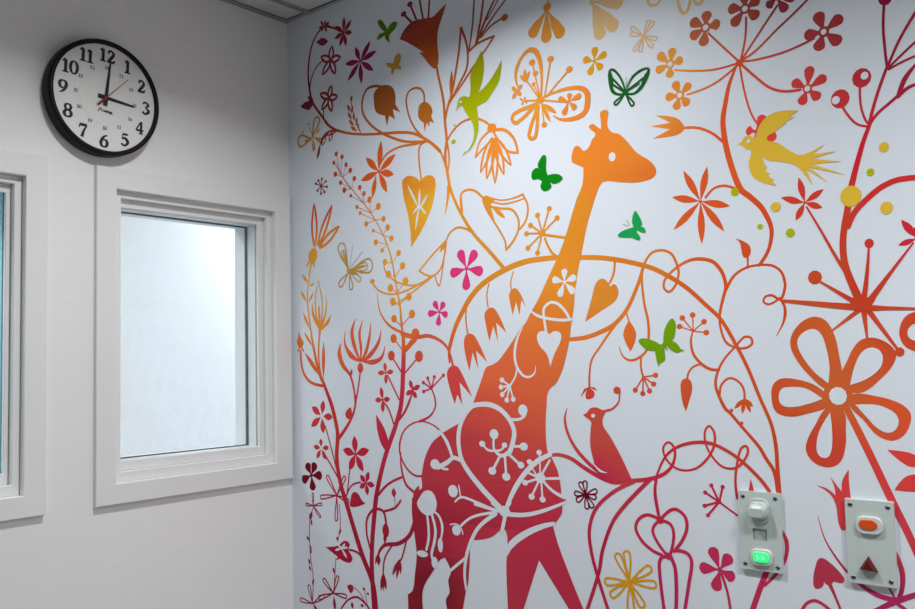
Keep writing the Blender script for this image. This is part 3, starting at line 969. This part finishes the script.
S 55 6386,21765 6517,21453 6648,21023
S 55 6644,21963 6710,21445 6630,21049
S 130-87-16 6683,20706 6631,20401 6525,19960
S 64 7090,20333 7127,19950
S 63-59-54 7481,19346 7246,19489 6946,19556 6697,19455 6536,19234
s trumpet_flower
F 4957,25219! 5169,25471 5478,25608 5942,25569 6234,25540 6462,25652 6738,25782! 6584,25470 6415,25121 6374,24786 6406,24334 6355,24100 6258,24054 6037,24249 5847,24493 5687,24667! 5864,24614! 5591,24821 5261,25050
S 70 5443,25577 5133,25905
E 5126,25917 109,81
S 69 5612,25623 5383,26127
E 5377,26134 107,81
S 68 5863,25576 5729,26257
S 68 6059,25538 6127,26144
s lily_stalk
S 59 7477,24259 7616,24903 7705,25668
S 69 7721,24399 7885,24927 8017,25579
S 74-62 7770,24435 8093,25013 8415,25466
S 53 7813,24495 8295,24959 8793,25358
S 42 8121,24959 8540,25430
S 52 7902,24520 8231,24741 8607,24852
E 8692,24852 112,92
S 64 7446,24219 7780,24385 8337,24446
S 57 8337,24446 8158,24266 7918,24057
S 70 7224,24958 7147,24398 7041,23940 6902,23392 6734,22944
S 70 7224,24958 7405,24478 7442,24086 7372,23768 7119,23441 6798,23027
S 63 7918,24066 7613,23783 7178,23380 6767,23010
L 6812,23073 6872,23883 131
S 76 6768,23058 6654,22766 6583,22489
s tassel_bloom
S 66 6644,21963 6900,22229 7210,22386 7631,22400 7979,22239 8148,22081
E 8181,22037 154,124
S 72-57-52 8087,21962 7789,21760 7618,21353
S 52-62-72 7618,21353 7840,21517 8206,21732
q 8196,21780 266 67 7776,20921
q 8241,21726 276 66 7979,20718
q 8273,21674 245 66 8244,20559
q 8286,21695 255 66 8539,20744
q 8276,21765 255 66 8780,20952
S 82-81-80-69 8260,21967 8598,21904 8879,21634 8999,21251
S 64 8999,21251 8692,21339 8447,21597 8246,21910
s lily_bell
S 64 7109,19952 7076,20287 7124,20470 7337,20525 7573,20463 7859,20219
F 7819,20243 7931,20284 8203,20136 8084,20014 8136,19824 8249,19435! 8074,19671 7898,19946 7832,20093
S 51-45-39 7946,20194 8426,20006 8816,20000 9134,20047
S 62-40-40-59 7930,20265 8372,20114 8708,20091 9121,20156
S 59 9121,20139 9261,19817 9180,19471 8956,19265
S 61 8083,19977 8394,19892 8754,19814 8940,19589 8958,19318 8812,19043 8544,18800
S 55 8544,18800 8518,19029 8321,19368 8130,19641
L 8112,19987 8553,19613 123
s lily_bell
S 54 6517,19236 6119,18964 5539,18506
S 56 5539,18506 5974,18326 6295,18468 6462,18836 6535,19210
L 6555,19256 6309,18946 119
S 44 6501,19118 6389,18460 6252,18041 6102,18340
S 55-52-47-59 6006,18323 5417,18125 4885,18188 4479,18367 4207,18640 4192,18895
S 55-51-48-48 6006,18314 5149,18021 4537,17923 3982,18050 3681,18326
E 3689,18351 100,71
S 50-40-29 5993,18300 5414,18003 4874,17743 4460,17593
S 18-48-71-80 3896,17998 3969,17487 4309,17069 4884,16808
s seed_burst
B 9672,19106 52 71 9900,19691 9546,19568 10123,19433 9326,19343 9196,19145 9227,18778 9514,18631
E 9672,19106 104,87
S 67 9697,19068 10333,18926
S 66-74 9746,18967 9940,18600 10189,18425
p flower_umbel|tall orange umbel of five-petalled flowers
S 45-84-107-122-129-128-119-110-102-87-73-66 14797,22190 14605,21794 14513,21450 14428,21022 14465,20518 14585,19967 14756,19489 14956,19293 15169,19062 15259,18898 15351,18667 15367,18446 15280,18127 15083,17845
S 45 14855,22206 14485,22649 14182,23017
S 45 14836,22200 14268,22186 13785,22270 13372,22385
S 45 14815,22166 14254,21871 13640,21770
S 45 14863,22212 14991,22694 15030,23141
S 45 14875,22228 15200,22622 15703,23219
S 45 14875,22228 15204,22376 15662,22709 16033,22961 16360,23199
S 45 14894,22216 15233,22181 15820,22207 16406,22334
S 53 14873,22172 15179,21818 15463,21531 15747,21389 16083,21349
S 38 14845,22159 14939,21494 15069,21016 15243,20721
E 14844,22205 76,75
s umbel_flower
f 14124,23158 252 14171,23521 14460,23170 14050,22757 13754,23017 13782,23406
E 14124,23158 120,116
w E 14124,23158 68,66
s umbel_flower
f 13259,22543 213 13333,22903 13569,22586 13234,22236 12893,22463 12970,22850
E 13259,22543 110,103
w E 13259,22543 63,60
s umbel_flower
f 13461,21788 210 13340,22132 13724,22008 13110,21814 13343,21482 13663,21528
E 13461,21788 108,102
w E 13461,21788 62,59
s umbel_flower
f 15015,23335 249 15027,23694 15335,23473 15294,23069 14717,23033 14645,23437
E 15015,23335 117,117
w E 15015,23335 64,64
s umbel_flower
f 16597,22422 249 16490,22855 16967,22653 16908,22108 16457,22062 16208,22440
E 16597,22422 111,117
w E 16597,22422 57,60
s umbel_flower
f 16227,21340 210 16296,21790 16605,21515 16456,21083 16080,21034 15928,21558
E 16227,21340 96,100
w E 16227,21340 58,61
s umbel_flower
f 15697,23370 211 15471,23239 15881,23040 16088,23277 15582,23665
s umbel_flower
f 15134,20662 215 14922,20720 15322,20979 15554,20444 15157,20359
s tulip_bud
F 13535,21036 13470,21186 13328,21313 12853,21454! 13218,21214! 12713,21230! 13191,21072! 12754,20931! 13227,20906 13439,20935
S 60-58-65 13506,21041 13854,20976 14150,20816 14416,20565
s star_flower
l 13847,19350 165 14511,19160 14360,18631 13840,18412 13183,18792 13180,19533 13471,20089 14031,20098
S 51-57 13971,19422 14157,19588 14395,19618 14661,19505
p branching_vine|broad red vine forking up the right side
S 52 17746,22752 17699,22247 17711,21728 17733,21414
E 17763,22782 130,143
S 52-60 17734,21431 17984,21933 18285,22380
S 48 17742,21405 17999,21617 18257,21814
S 45 17757,21384 17992,21473 18243,21538
S 58-66 17718,21417 17551,21009 17421,20623 17362,20390
S 83-95-50 17899,20832 18030,21142 18245,21389
S 76-63 17915,20846 18057,20950 18225,20998
S 59 17362,20386 17513,20570 17772,20757 17932,20876
S 43 17223,21161 17222,20796 17288,20506 17362,20381
S 44 16851,20907 16971,20655 17124,20451 17329,20353
S 72-92-120-127-127-127-134-146-164 17362,20381 17198,19970 16968,19210 16862,18700 16808,18464 16762,18122 16782,17706 16908,17283 17065,16881
S 127-113-111-108-106 16866,18457 17009,18716 17245,18943 17506,19133 17790,19234 18128,19233
S 35-54-73 16099,18937 16365,18409 16609,17894 16821,17496
S 41-112 16285,17415 16641,17164 17018,16901
S 33-111 17238,18023 17173,17468 17083,16914
S 31-64-137 18017,18011 17612,17500 17146,16894
S 64-103-121-138 15557,17069 16196,16971 16694,16897 17049,16860
S 131-77-50 17080,16842 17517,16811 18006,16774
S 41-99 16491,16435 17014,16811
S 111-39 17084,16808 17121,16248
S 111-51 17157,16804 17376,16457 17655,16016
F 16782,17030! 17026,17066 17308,16997! 17158,16820 16983,16830
s berry
E 16197,17499 139,144
s berry
E 17244,18080 88,95
s berry
E 17684,15976 85,92
s ring_berry
E 17264,21331 178,193
w E 17320,21360 73,79
s ring_berry
E 16846,21001 180,192
w E 16765,20990 79,84
s star_flower
l 16068,19030 133 15971,19563 16449,19251 15592,19198 15651,19157 16407,18879 15871,18686
s star_flower
L 18095,18085 17831,18470 143
L 18080,18087 17753,17988 112
L 18050,18090 18123,18346 143
s ring_flower
S 242-200-145-138-175-204 18051,16609 17885,16571 17778,16417 17768,16266 17848,16133 18009,16069
p daisy|large orange daisy with looped petals on a red stem
S 133-143-145-145-137-135 16681,14894 17013,14148 17429,13138 17645,12641 17816,12212
F 16384,15232 15961,15583 15685,16010 15660,16295 15834,16572 16116,16714 16350,16640 16504,16374 16584,15959 16612,15370
w F 16358,15391! 16067,15652 15842,16006 15793,16220 15877,16376 16105,16473 16254,16380 16343,16134 16397,15718
F 16589,15370 16742,15850 16952,16185 17179,16265 17425,16187 17606,15999 17590,15802 17393,15539 16937,15205
w F 16767,15356! 16865,15712 17006,15980 17169,16070 17324,16023 17384,15872 17322,15673 17077,15474
F 16378,15098 16121,15339 15783,15461 15432,15484 15257,15352 15216,15083 15294,14809 15574,14716 15924,14783 16405,14961
w F 16237,15080! 15913,15286 15601,15313 15422,15267 15369,15053 15442,14936 15653,14911 15933,14972
F 16807,15174 17249,15140 17613,15025 17792,14875 17813,14703 17689,14429 17471,14310 17213,14399 16976,14681 16733,14966
w F 16846,14975! 17241,14974 17513,14853 17603,14698 17548,14523 17402,14455 17220,14538 17042,14737
F 16330,14922 16049,14536 15873,14183 15887,13968 16049,13794 16314,13744 16518,13865 16619,14147 16643,14453 16614,14859
w F 16365,14813! 16385,14546 16374,14170 16308,13962 16206,13916 16108,13969 16071,14122 16139,14436
E 16529,15141 283,294
s daisy_centre|white centre
w E 16529,15141 171,178
p tulip|red tulip partly hidden by a call plate
F 16029,13369! 16228,13326 16388,13202! 16379,13354 16306,13570! 16430,13392 16513,13290! 16533,13500 16664,13724! 16655,13475 16678,13141! 16689,12708 16504,12535 16427,12648 16389,13016 16305,13196 16177,13305
p leaf_pair|two broad red leaves at the right edge
F 17371,14138! 17747,14101 17893,14037! 17883,13843! 17705,13856
F 17462,13385! 17665,13643 17876,13708! 17860,13379! 17652,13376
p fern_stems|crimson stems crossing under the right call plate
S 10-33-53 16035,12766 16149,12334 16332,12017 16531,11758
S 65-96-100 16731,11569 17067,11388 17401,11342
S 83-113-92 17021,11088 17369,11305 17766,11508
S 76-94-81-75 17401,12261 17519,11905 17509,11583 17415,11328
S 38 17289,11535 17386,11356
S 69 17369,11305 17572,11176
p spade_leaf|crimson spade-shaped leaf on a stem
F 16047,11955 16259,11857 16470,11633 16456,11531 16283,11533! 16173,11441 16093,11497! 16054,11390 15918,11347 15884,11485 15938,11765
S 81-53-46 16183,11509 16295,11240 16388,10987
p hooped_stem|crimson hoop at the lower right
S 62 15634,10867 15751,11039 15924,11106 16184,10971
p stem|crimson stem below the left call plate
S 64-84-70-64-58 15293,12415 15395,12182 15356,11863 15184,11562 14901,11260
S 115 14969,11569 14807,11193 14620,10704
s leaf
F 14705,13411! 14768,13164! 14649,13162!
p bird_vine|curling crimson vine that the red bird sits on
S 75-92-100-105-103-101-90-81-64-56-48-49-48-48-47-54-54-54-46-46-46-45-52-52-52-52-52-52-59 9692,13632 9973,13667 10319,13593 10701,13387 11098,13209 11466,13113 11920,13176 12406,13256 12754,13395 12952,13599 13025,13871 12957,14051 12845,14085 12743,13953 12789,13743 12971,13562 13217,13493 13504,13555 13752,13757 13922,14026 13954,14325 13842,14478 13738,14354 13747,14093 13874,13838 14100,13628 14367,13607 14563,13757 14678,13987 14634,14087 14518,14016 14415,13646 14374,13316 14398,12990
S 49-57-71-77-68-73-79 12513,13225 12768,13742 13029,13966 13405,14097 13807,14114 14116,14016 14489,13796 14901,13424 15094,13171
S 65-81-81 12559,13305 12504,12992 12534,12685 12594,12359
S 92-86-88-88-88-87-86 11987,13169 11411,12868 10952,12448 10769,11964 10799,11481 10944,10935 11217,10157
S 90-93-86-87-87-88 12406,13256 11719,12595 11384,12171 11106,11517 10994,11022 10628,10063
S 14-73-82-89-78 10253,14802 10178,14528 10251,14195 10474,13829 10801,13516 11170,13254
s balloon_flower
S 77 12607,12367 12288,12445 12064,12315 11990,12112 12134,11854 12387,11670 12618,11595
S 77 12629,12388 12848,12589 13016,12627 13208,12481 13235,12239 13113,11963 12917,11714
S 72 12765,11582 12523,11859 12413,12117 12541,12311 12712,12347 12876,12260 12917,12017 12807,11587
E 12607,12359 94,85
E 12778,11591 92,84
S 80 12744,11579 12585,11514 12542,11287 12625,10385
S 88 12828,11590 12929,11300 12910,10431
S 79 12959,11738 13225,11705 13319,11538 13239,11079 13112,10463
s berry_burst
B 13998,12876 49 46 13691,13051 13836,13210 14089,13199 13663,12766 13734,12572
S 42 14028,12853 14389,12626
p bird|red songbird with curled crest perched on the vine
F 10688,14644! 10797,14700 10896,14801 11064,14828 11250,14766 11391,14813! 11294,14698 11219,14554 11236,14392 11413,14155 11671,13725 11931,13216! 11558,13127 11098,13209 10925,13646 10866,13970 10894,14340 10909,14484 10816,14564
S 52-43-34-34 11273,14750 11484,14803 11650,14947 11687,15088 11705,15209
E 11629,15233 96,85
w E 10976,14630 57,49
w S 18-61-13 10899,13563 11104,13363 11298,13322
p bird|lime green hummingbird with raised wings
h F 7909,24163! 7981,23816 7927,23404 7770,23062! 8068,23232 8365,23516 8555,23764! 8536,23499 8441,23197 8233,22963 8025,22774 7729,22693 7725,22553 7750,22214 7694,21924 7520,21649 7257,21481! 7523,21766 7596,22012 7522,22333 7309,22636 7193,22826 7088,22799 6987,22700! 7041,22857 7075,22994 7200,23078 7351,23056 7458,23010 7508,23260 7518,23591 7675,23864
h L 7308,21591 7183,21455 42
w E 7166,22942 42,33
p bird|yellow songbird in flight with streaming tail
y F 14716,20474! 14824,20493 14866,20579 14980,20596 15072,20550 15128,20532! 15212,20759 15386,20930 15644,20990 16033,20930! 15824,20833! 15950,20809! 15723,20736! 15783,20724! 15610,20629 15517,20573 15367,20500 15382,20424 15579,20341 15786,20159 15991,20016! 16166,20022 16521,20157! 16268,19987! 16741,19971! 16264,19899! 16829,19746! 16225,19798! 16898,19464! 16187,19732! 16552,19368! 16117,19708! 16239,19368! 16052,19657! 15895,19833 15562,19959 15364,20010 15233,20131! 15270,19970 15339,19866! 15282,19827! 15387,19712! 15332,19702! 15479,19570! 15417,19571! 15521,19454! 15215,19572 15035,19710 14950,19984 15012,20198 15005,20293 14912,20320 14847,20395
w E 14968,20479 41,41
p butterfly|large ornate gold butterfly made of flowers
S 58-77-126-146-118-79-100-70-40 9752,22528 9791,23076 9742,23490 9617,23736 9431,23804 9210,23685 9037,23430 8995,23165 9049,22962
S 48-66-93-119-154-154-128-102-66-28 9814,22492 10129,22558 10537,22571 10885,22513 11066,22380 11093,22181 11036,21937 10860,21821 10561,21806 10309,21855 10109,21982
o 9652,22392 357 97 8856,22109
o 9661,22346 318 97 9436,21532
S 48 9868,22548 10069,23390
E 10070,23421 98,84
S 48 9919,22515 10578,23020
E 10604,23036 95,82
S 39 9711,22581 9527,23442
E 9512,23468 96,80
E 9609,23162 85,71
S 34 9700,22561 9546,22885
E 9536,22909 58,49
S 44 9289,23099 9658,22570
F 9193,23166 9271,23049 9382,23124 9324,23010 9233,23044
L 9287,23032 9281,23359 108
L 9270,23036 9130,23235 89
L 9309,23041 9430,23271 88
l 9018,22832 119 8856,22976 8874,22653 9198,22975 9156,22698
l 9227,22547 54 9083,22632 9158,22439 9343,22456 9285,22639
S 39 9254,22533 9733,22456
f 10566,22248 158 10593,22451 10918,22334 10267,22384 10394,21943 10758,22022
S 38 9812,22435 10565,22226
L 9757,22371 10203,22033 125
L 9757,22371 10011,21842 106
S 29 9767,22369 9819,21870
E 9827,21815 83,70
E 9734,22465 115,97
p butterfly|small olive green butterfly at the top left
G F 4372,25591! 4176,25783 4095,25988 4238,25971 4411,25747 4479,25636! 4659,25786 4867,25741 4793,25585 4616,25486 4545,25427 4575,25212! 4402,25360 4369,25488! 4261,25447 4045,25413! 4143,25582 4300,25578
p butterfly|tiny gold butterfly under the olive one
b F 4685,24567! 4787,24774 4954,24805 4991,24623 4891,24493! 4999,24391 4984,24333 4820,24407! 4729,24367 4636,24260 4626,24452! 4453,24554 4406,24648 4595,24603
p butterfly|solid emerald butterfly left of the giraffe's head
e F 9768,20689! 9598,20795 9683,20981 9791,21060 9857,20996 9846,20668 9888,20530! 10161,20519 10324,20399 10256,20322 10076,20283 9949,20346! 9975,20211 9786,20141 9664,20255 9716,20402! 9587,20478 9428,20489 9413,20669 9544,20768 9674,20717
p butterfly|small teal green butterfly below the giraffe's chin
t F 12203,18971! 12168,19117 12249,19343 12313,19282 12423,19014 12346,18975! 12477,18920 12503,18808! 12385,18829 12298,18891! 12261,18863! 12359,18731 12347,18652 12201,18700 12166,18728! 11909,18759 11787,18813 11892,18904 12053,18947
t S 13 12101,19023 12030,19166
t S 13 12069,19007 11935,19071
p butterfly|leaf green butterfly over the orange vine
g F 12842,16330! 12882,16583 12996,16774 13082,16824 13146,16747 13144,16573 13094,16381 13033,16344! 13165,16270 13251,16144! 13353,16111! 13241,16090! 13156,16061 12992,16151 12903,16250! 12947,16093! 12858,16193! 12867,15998 12855,15893 12750,15844 12708,15758! 12662,15896 12632,16120! 12433,16145 12263,16289 12231,16377 12400,16404 12658,16324 12792,16254
p butterfly|outlined dark green butterfly above the giraffe's ear
d S 43-52-61-62-71-88-61-43 12117,22167 12006,22491 11852,22714 11737,22762 11702,22601 11774,22249 11923,22134 12106,22116
d S 43-69-68-50-67-93-60-43 12131,22172 12278,22430 12508,22563 12722,22563 12679,22381 12515,22172 12332,22068 12129,22111
d o 12083,22100 138 48 11822,21917
d o 12128,22090 138 47 12299,21799
d S 52 12086,22174 11767,22566
d S 52 12085,22153 11793,22392
d S 52 12140,22162 12590,22381
d S 35 12140,22150 12474,22263
d L 11737,22762 11791,22329 70
d L 12722,22563 12516,22192 84
d E 12112,22143 73,66
D S 13 12133,22214 12144,22502
D S 13 12156,22209 12304,22528
p butterfly|pale gold outlined butterfly near the corner
b o 1147,23049 323 61 1427,23644
b o 1121,23014 444 67 478,23040
b f 1188,23069 148 1221,22609 1559,22865
b L 1189,23097 988,23439 40
b E 990,23512 50,33
b L 1311,23102 1518,23285 67
b E 711,23312 50,34
b L 772,22976 981,23023 95
p butterfly|pale gold lace butterfly beside the berry spike
b o 2703,18765 351 38 2354,19588
b o 2756,18750 464 44 3715,18845
b o 2694,18687 226 38 2290,18312
b o 2754,18656 188 38 2819,18170
b o 2815,18693 250 37 
b o 2756,18750 276 31 3498,18828
b o 2703,18765 188 31 2450,19367 3210,18412
b L 2703,18765 2465,19365 75
b L 2756,18760 3498,18843 88
b L 2755,18708 3126,18600 88
b E 2733,18736 105,73
D S 19 2757,18813 2907,19506
D S 19 2818,18849 3325,19267
p flower|bright pink flower inside the vine, larger
k f 7227,18428 284 6989,18937 7567,18881 7783,18299 7199,17857 6653,18334
p flower|bright pink flower left of the larger one
k f 6245,17328 197 6051,17626 6427,17585 6541,17219 6191,16955 5825,17293
p flower|plum eight-pointed star flower by the climbing vine
u l 3324,24967 182 3124,25453 3778,25476 4024,25115 3888,24550 3368,24266 2777,24482 2673,25029
p flower|hanging ochre seed pod at the top
S 38 10066,24972 10019,24807
E 10012,24764 124,106
f 9994,24702 326 9469,24120 9955,23863 10432,23888
p flower|golden five-petalled flower left of the outlined butterfly
m f 11305,23075 189 11337,23417 10998,23191 11154,22768 11517,22834 11649,23196
p flower|pale gold outlined cross flower near the top
n o 12620,23359 119 30 12784,23681 12896,23619 12315,23632 12292,23488 12366,23059 12525,22999 12953,23196 12837,23037
p flower|pale ochre cross flower at the top edge
n f 11301,24526 335 12129,24280 11935,23681 11520,23559
p flower|pale tan looped petals cut by the top edge
n S 73 13482,24061 13523,23808 13592,23641 13683,23616 13764,23761 13805,23968
n S 72 13872,23889 13948,23729 14051,23740 14106,23882
p flower|small pale tan loop cut by the top edge
n S 68 12743,24231 12824,24032 12985,23999 13121,24124
p flower|dark red outlined flower below the red bird
c o 10693,12772 151 36 10544,13048 10690,13091 11006,12886 10977,12721 10388,12777 10440,12600 10724,12440 10883,12482
p flower|mustard outlined four-lobed flower at the bottom
m o 11788,10895 218 50 11473,11492 11734,11582 12337,11291 12451,10923 11140,10812 11285,10507 11798,10245 12111,10380
p flower|crimson five-petalled flower left of the green-lit plate
f 13949,11452 257 13785,11909 14205,11787 14275,11304 13832,10998 13488,11440
S 68-56-60 13984,11366 14096,11018 14155,10630
p flower|dark maroon flower beside the window frame
c f 921,12589 288 708,12949 1113,12982 1408,12610 993,12132 485,12389
p starburst|small brown starburst beside the corner
B 1525,21463 33 46 1284,21575 1407,21655 1569,21681 1743,21579 1795,21403 1681,21256 1520,21229 1361,21344
p dot|lime dot under the hummingbird
h E 6878,21907 80,62
h E 6922,22345 37,29
p dot|lime dot on the umbel stem
h E 14628,19451 92,90
p dot|small lime dot beside the umbel stem
h E 15137,18648 59,59
p dot|lime dot near the star flower
h E 15751,18448 91,93
p dot|lime dot between the yellow dots at the right
h E 17333,19456 69,75
p dot|yellow dot left of the lime dots
y E 15476,19017 104,105
p dot|large yellow dot on the red vine's fork
y E 16953,19039 197,210
p dot|yellow dot below the vine's branches
y E 17597,19901 90,98
p dot|yellow dot under the vine's side branch
y E 17589,18728 114,124
"""
F = np.array([[float(v) for v in l.split()] for l in FIELD.strip().split('\n')])
FXY = F[:, :2]/1000; FC = F[:, 2:]
def printed(x, z):
    d = (FXY[:, 0]-x)**2+(FXY[:, 1]-z)**2; w = 1/(d+.00035)**1.8
    return (w[:, None]*FC).sum(0)/w.sum()
INK = dict(w=WHITE_INK, y=lin(236, 194, 60), G=lin(92, 135, 20), m=lin(228, 165, 24), e=lin(5, 136, 18), t=lin(28, 165, 84), g=lin(119, 169, 8), d=lin(0, 96, 24),
           D=lin(165, 180, 165), k=lin(230, 62, 130), u=lin(150, 34, 88), n=lin(232, 196, 140), c=lin(120, 3, 36), b=lin(206, 158, 62))
def hummingbird_ink(x, z):     # olive wing tips running to lime at the tail
    t = min(1, max(0, (2.50-z)/.25)); a, b = lin(136, 132, 0), lin(180, 190, 5)
    return [p+(q-p)*t for p, q in zip(a, b)]
ink = bpy.data.materials.new('mural_ink'); ink.use_nodes = True
nt = ink.node_tree; at = nt.nodes.new('ShaderNodeVertexColor'); at.layer_name = 'print'
pb = nt.nodes['Principled BSDF']; pb.inputs['Roughness'].default_value = .5; pb.inputs['Specular IOR Level'].default_value = .08
nz = nt.nodes.new('ShaderNodeTexNoise'); nz.inputs['Scale'].default_value = 160; bp = nt.nodes.new('ShaderNodeBump'); bp.inputs['Strength'].default_value = .08; bp.inputs['Distance'].default_value = .002
tc = nt.nodes.new('ShaderNodeTexCoord'); nt.links.new(tc.outputs['Object'], nz.inputs['Vector'])
nt.links.new(nz.outputs['Fac'], bp.inputs['Height']); nt.links.new(bp.outputs['Normal'], pb.inputs['Normal'])
nt.links.new(at.outputs['Color'], pb.inputs['Base Color'])

mural = empty('wall_mural', (0, 0, 0))
tag(mural, 'white wall mural of an orange giraffe among vines, flowers, birds and butterflies', 'mural')
count = 0
def pt(s): a, b = s.split(',')[:2]; return np.array((int(a)/1e4, int(b)/1e4))
def wd(s): return int(s)/1e4
def finish(name, label, sheet, parent):
    global count
    count += 1
    lift = .0001+count*2.37e-6+(.0005 if name in ('dot', 'bird', 'butterfly', 'giraffe') else 0)
    bm, keys, lay = sheet.mesh(lambda u, v, l: (u, -lift-l, v), cut=.02)
    cl = bm.loops.layers.float_color.new('print')
    cache = {}
    for f in bm.faces:
        key = keys[f[lay]]
        for lp in f.loops:
            co = lp.vert.co
            if key in INK: c = INK[key]
            else:
                kk = (key, round(co.x, 4), round(co.z, 4))
                if kk not in cache: cache[kk] = hummingbird_ink(co.x, co.z) if key == 'h' else printed(co.x, co.z)
                c = cache[kk]
            lp[cl] = (c[0], c[1], c[2], 1)
    bm.faces.layers.int.remove(lay)
    o = obj(name, bm, ink, parent)
    if label: o['label'] = label
    return o
cur = None; part = None
def flush():
    global part
    if cur:
        o = finish(cur[0], cur[1], cur[2], mural if cur[3] else part)
        if cur[3]: part = o
for line in PLAN.strip().split('\n'):
    tk = line.split()
    if line[0] in 'ps' and line[1] == ' ':
        flush(); nm, _, lb = line[2:].partition('|'); cur = (nm, lb, Sheet(), line[0] == 'p'); continue
    S = cur[2]; col = ''
    if tk[0] in INK or tk[0] == 'h': col = tk.pop(0)
    op = tk.pop(0)
    if op == 'S': S.stroke([pt(t) for t in tk[1:]], [wd(v) for v in tk[0].split('-')], col)
    elif op == 'F': S.fill([pt(t.rstrip('!')) for t in tk], [t[-1] == '!' for t in tk], col)
    elif op == 'E': r = pt(tk[1]); S.disc(pt(tk[0]), r[0], r[1], col)
    elif op == 'L': S.leaf(pt(tk[0]), pt(tk[1]), wd(tk[2]), col)
    elif op == 'T': S.tear(pt(tk[0]), pt(tk[1]), wd(tk[2]), col)
    elif op in 'fl':
        for t in tk[2:]: (S.tear if op == 'f' else S.leaf)(pt(tk[0]), pt(t), wd(tk[1]), col)
        S.disc(pt(tk[0]), wd(tk[1])*.22, wd(tk[1])*.22, col)
    elif op == 'o':
        for t in tk[3:]: S.loop(pt(tk[0]), pt(t), wd(tk[1]), wd(tk[2]), col)
    elif op == 'q':
        for t in tk[3:]: S.qleaf(pt(tk[0]), pt(t), wd(tk[1]), wd(tk[2]), col)
    elif op == 'a':
        c = pt(tk[0])
        for t in tk[3:]:
            q = pt(t); d = (q-c)/max(1e-9, np.linalg.norm(q-c)); S.leaf(c+d*wd(tk[2])*.8, q, wd(tk[1]), col)
    elif op == 'B':
        c = pt(tk[0])
        for t in tk[3:]: S.stroke([c, pt(t)], [wd(tk[1])], col, False); S.disc(pt(t), wd(tk[2])*1.08, wd(tk[2]), col)
        S.disc(c, wd(tk[1]), wd(tk[1]), col)
    elif op == 'K':
        c = pt(tk[1])
        for t, r in zip(tk[2::2], tk[3::2]): S.stroke([c, pt(t)], [wd(tk[0])], col, False); S.disc(pt(t), wd(r)*1.05, wd(r)*1.1, col)
flush()

# ------------------------------------------------------------------ light
def area(name, loc, size, power, col=(1, 1, 1), rot=(0, 0, 0), shape='SQUARE', size_y=None, spread=180):
    l = bpy.data.lights.new(name, 'AREA'); l.energy = power; l.color = col; l.shape = shape; l.size = size
    if size_y: l.size_y = size_y
    l.spread = radians(spread)
    o = bpy.data.objects.new(name, l); COLL.objects.link(o); o.location = loc; o.rotation_euler = rot
    return o
area('downlight', (.95, -.70, CEIL-.012), .14, 13.2, (1, 1, 1), shape='DISK', spread=146)
area('downlight_middle', (2.2, -.75, CEIL-.012), .2, 5.6, (1, 1, 1), shape='DISK', spread=140)
area('downlight_far', (2.8, -.75, CEIL-.012), .2, 18.6, (1, 1, 1), shape='DISK', spread=137)
area('corridor_lamp', (-1.5, 1.9, CEIL-.02), .3, 34, (.98, .99, 1), shape='RECTANGLE', size_y=1.4)
area('added_jamb_fill', (-.75, -1.7, CEIL-.02), .5, 24, (.99, .99, 1), shape='RECTANGLE', size_y=1.0)  # added fill light that brightens the far window jambs
w = bpy.data.worlds.new('world'); scene.world = w; w.use_nodes = True
w.node_tree.nodes['Background'].inputs['Color'].default_value = (.6, .65, .7, 1); w.node_tree.nodes['Background'].inputs['Strength'].default_value = .05

# ------------------------------------------------------------------ camera
cd = bpy.data.cameras.new('camera'); co = bpy.data.objects.new('camera', cd); COLL.objects.link(co)
cd.sensor_fit = 'HORIZONTAL'; cd.sensor_width = 36; cd.lens = FOC*36/915; cd.clip_start = .02
cy, sy, cp, sp, cr, sr = cos(radians(YAW)), sin(radians(YAW)), cos(radians(PITCH)), sin(radians(PITCH)), cos(radians(ROLL)), sin(radians(ROLL))
fwd = Vector((sy*cp, cy*cp, sp)); right = Vector((cy, -sy, 0)); up = right.cross(fwd)
r2 = right*cr+up*sr; u2 = up*cr-right*sr
co.matrix_world = Matrix(((r2.x, u2.x, -fwd.x, CAM[0]), (r2.y, u2.y, -fwd.y, CAM[1]), (r2.z, u2.z, -fwd.z, CAM[2]), (0, 0, 0, 1)))
scene.camera = co
scene.view_settings.view_transform = 'Standard'; scene.view_settings.look = 'None'; scene.view_settings.gamma = 1
scene.view_settings.use_curve_mapping = False; scene.view_settings.exposure = 0
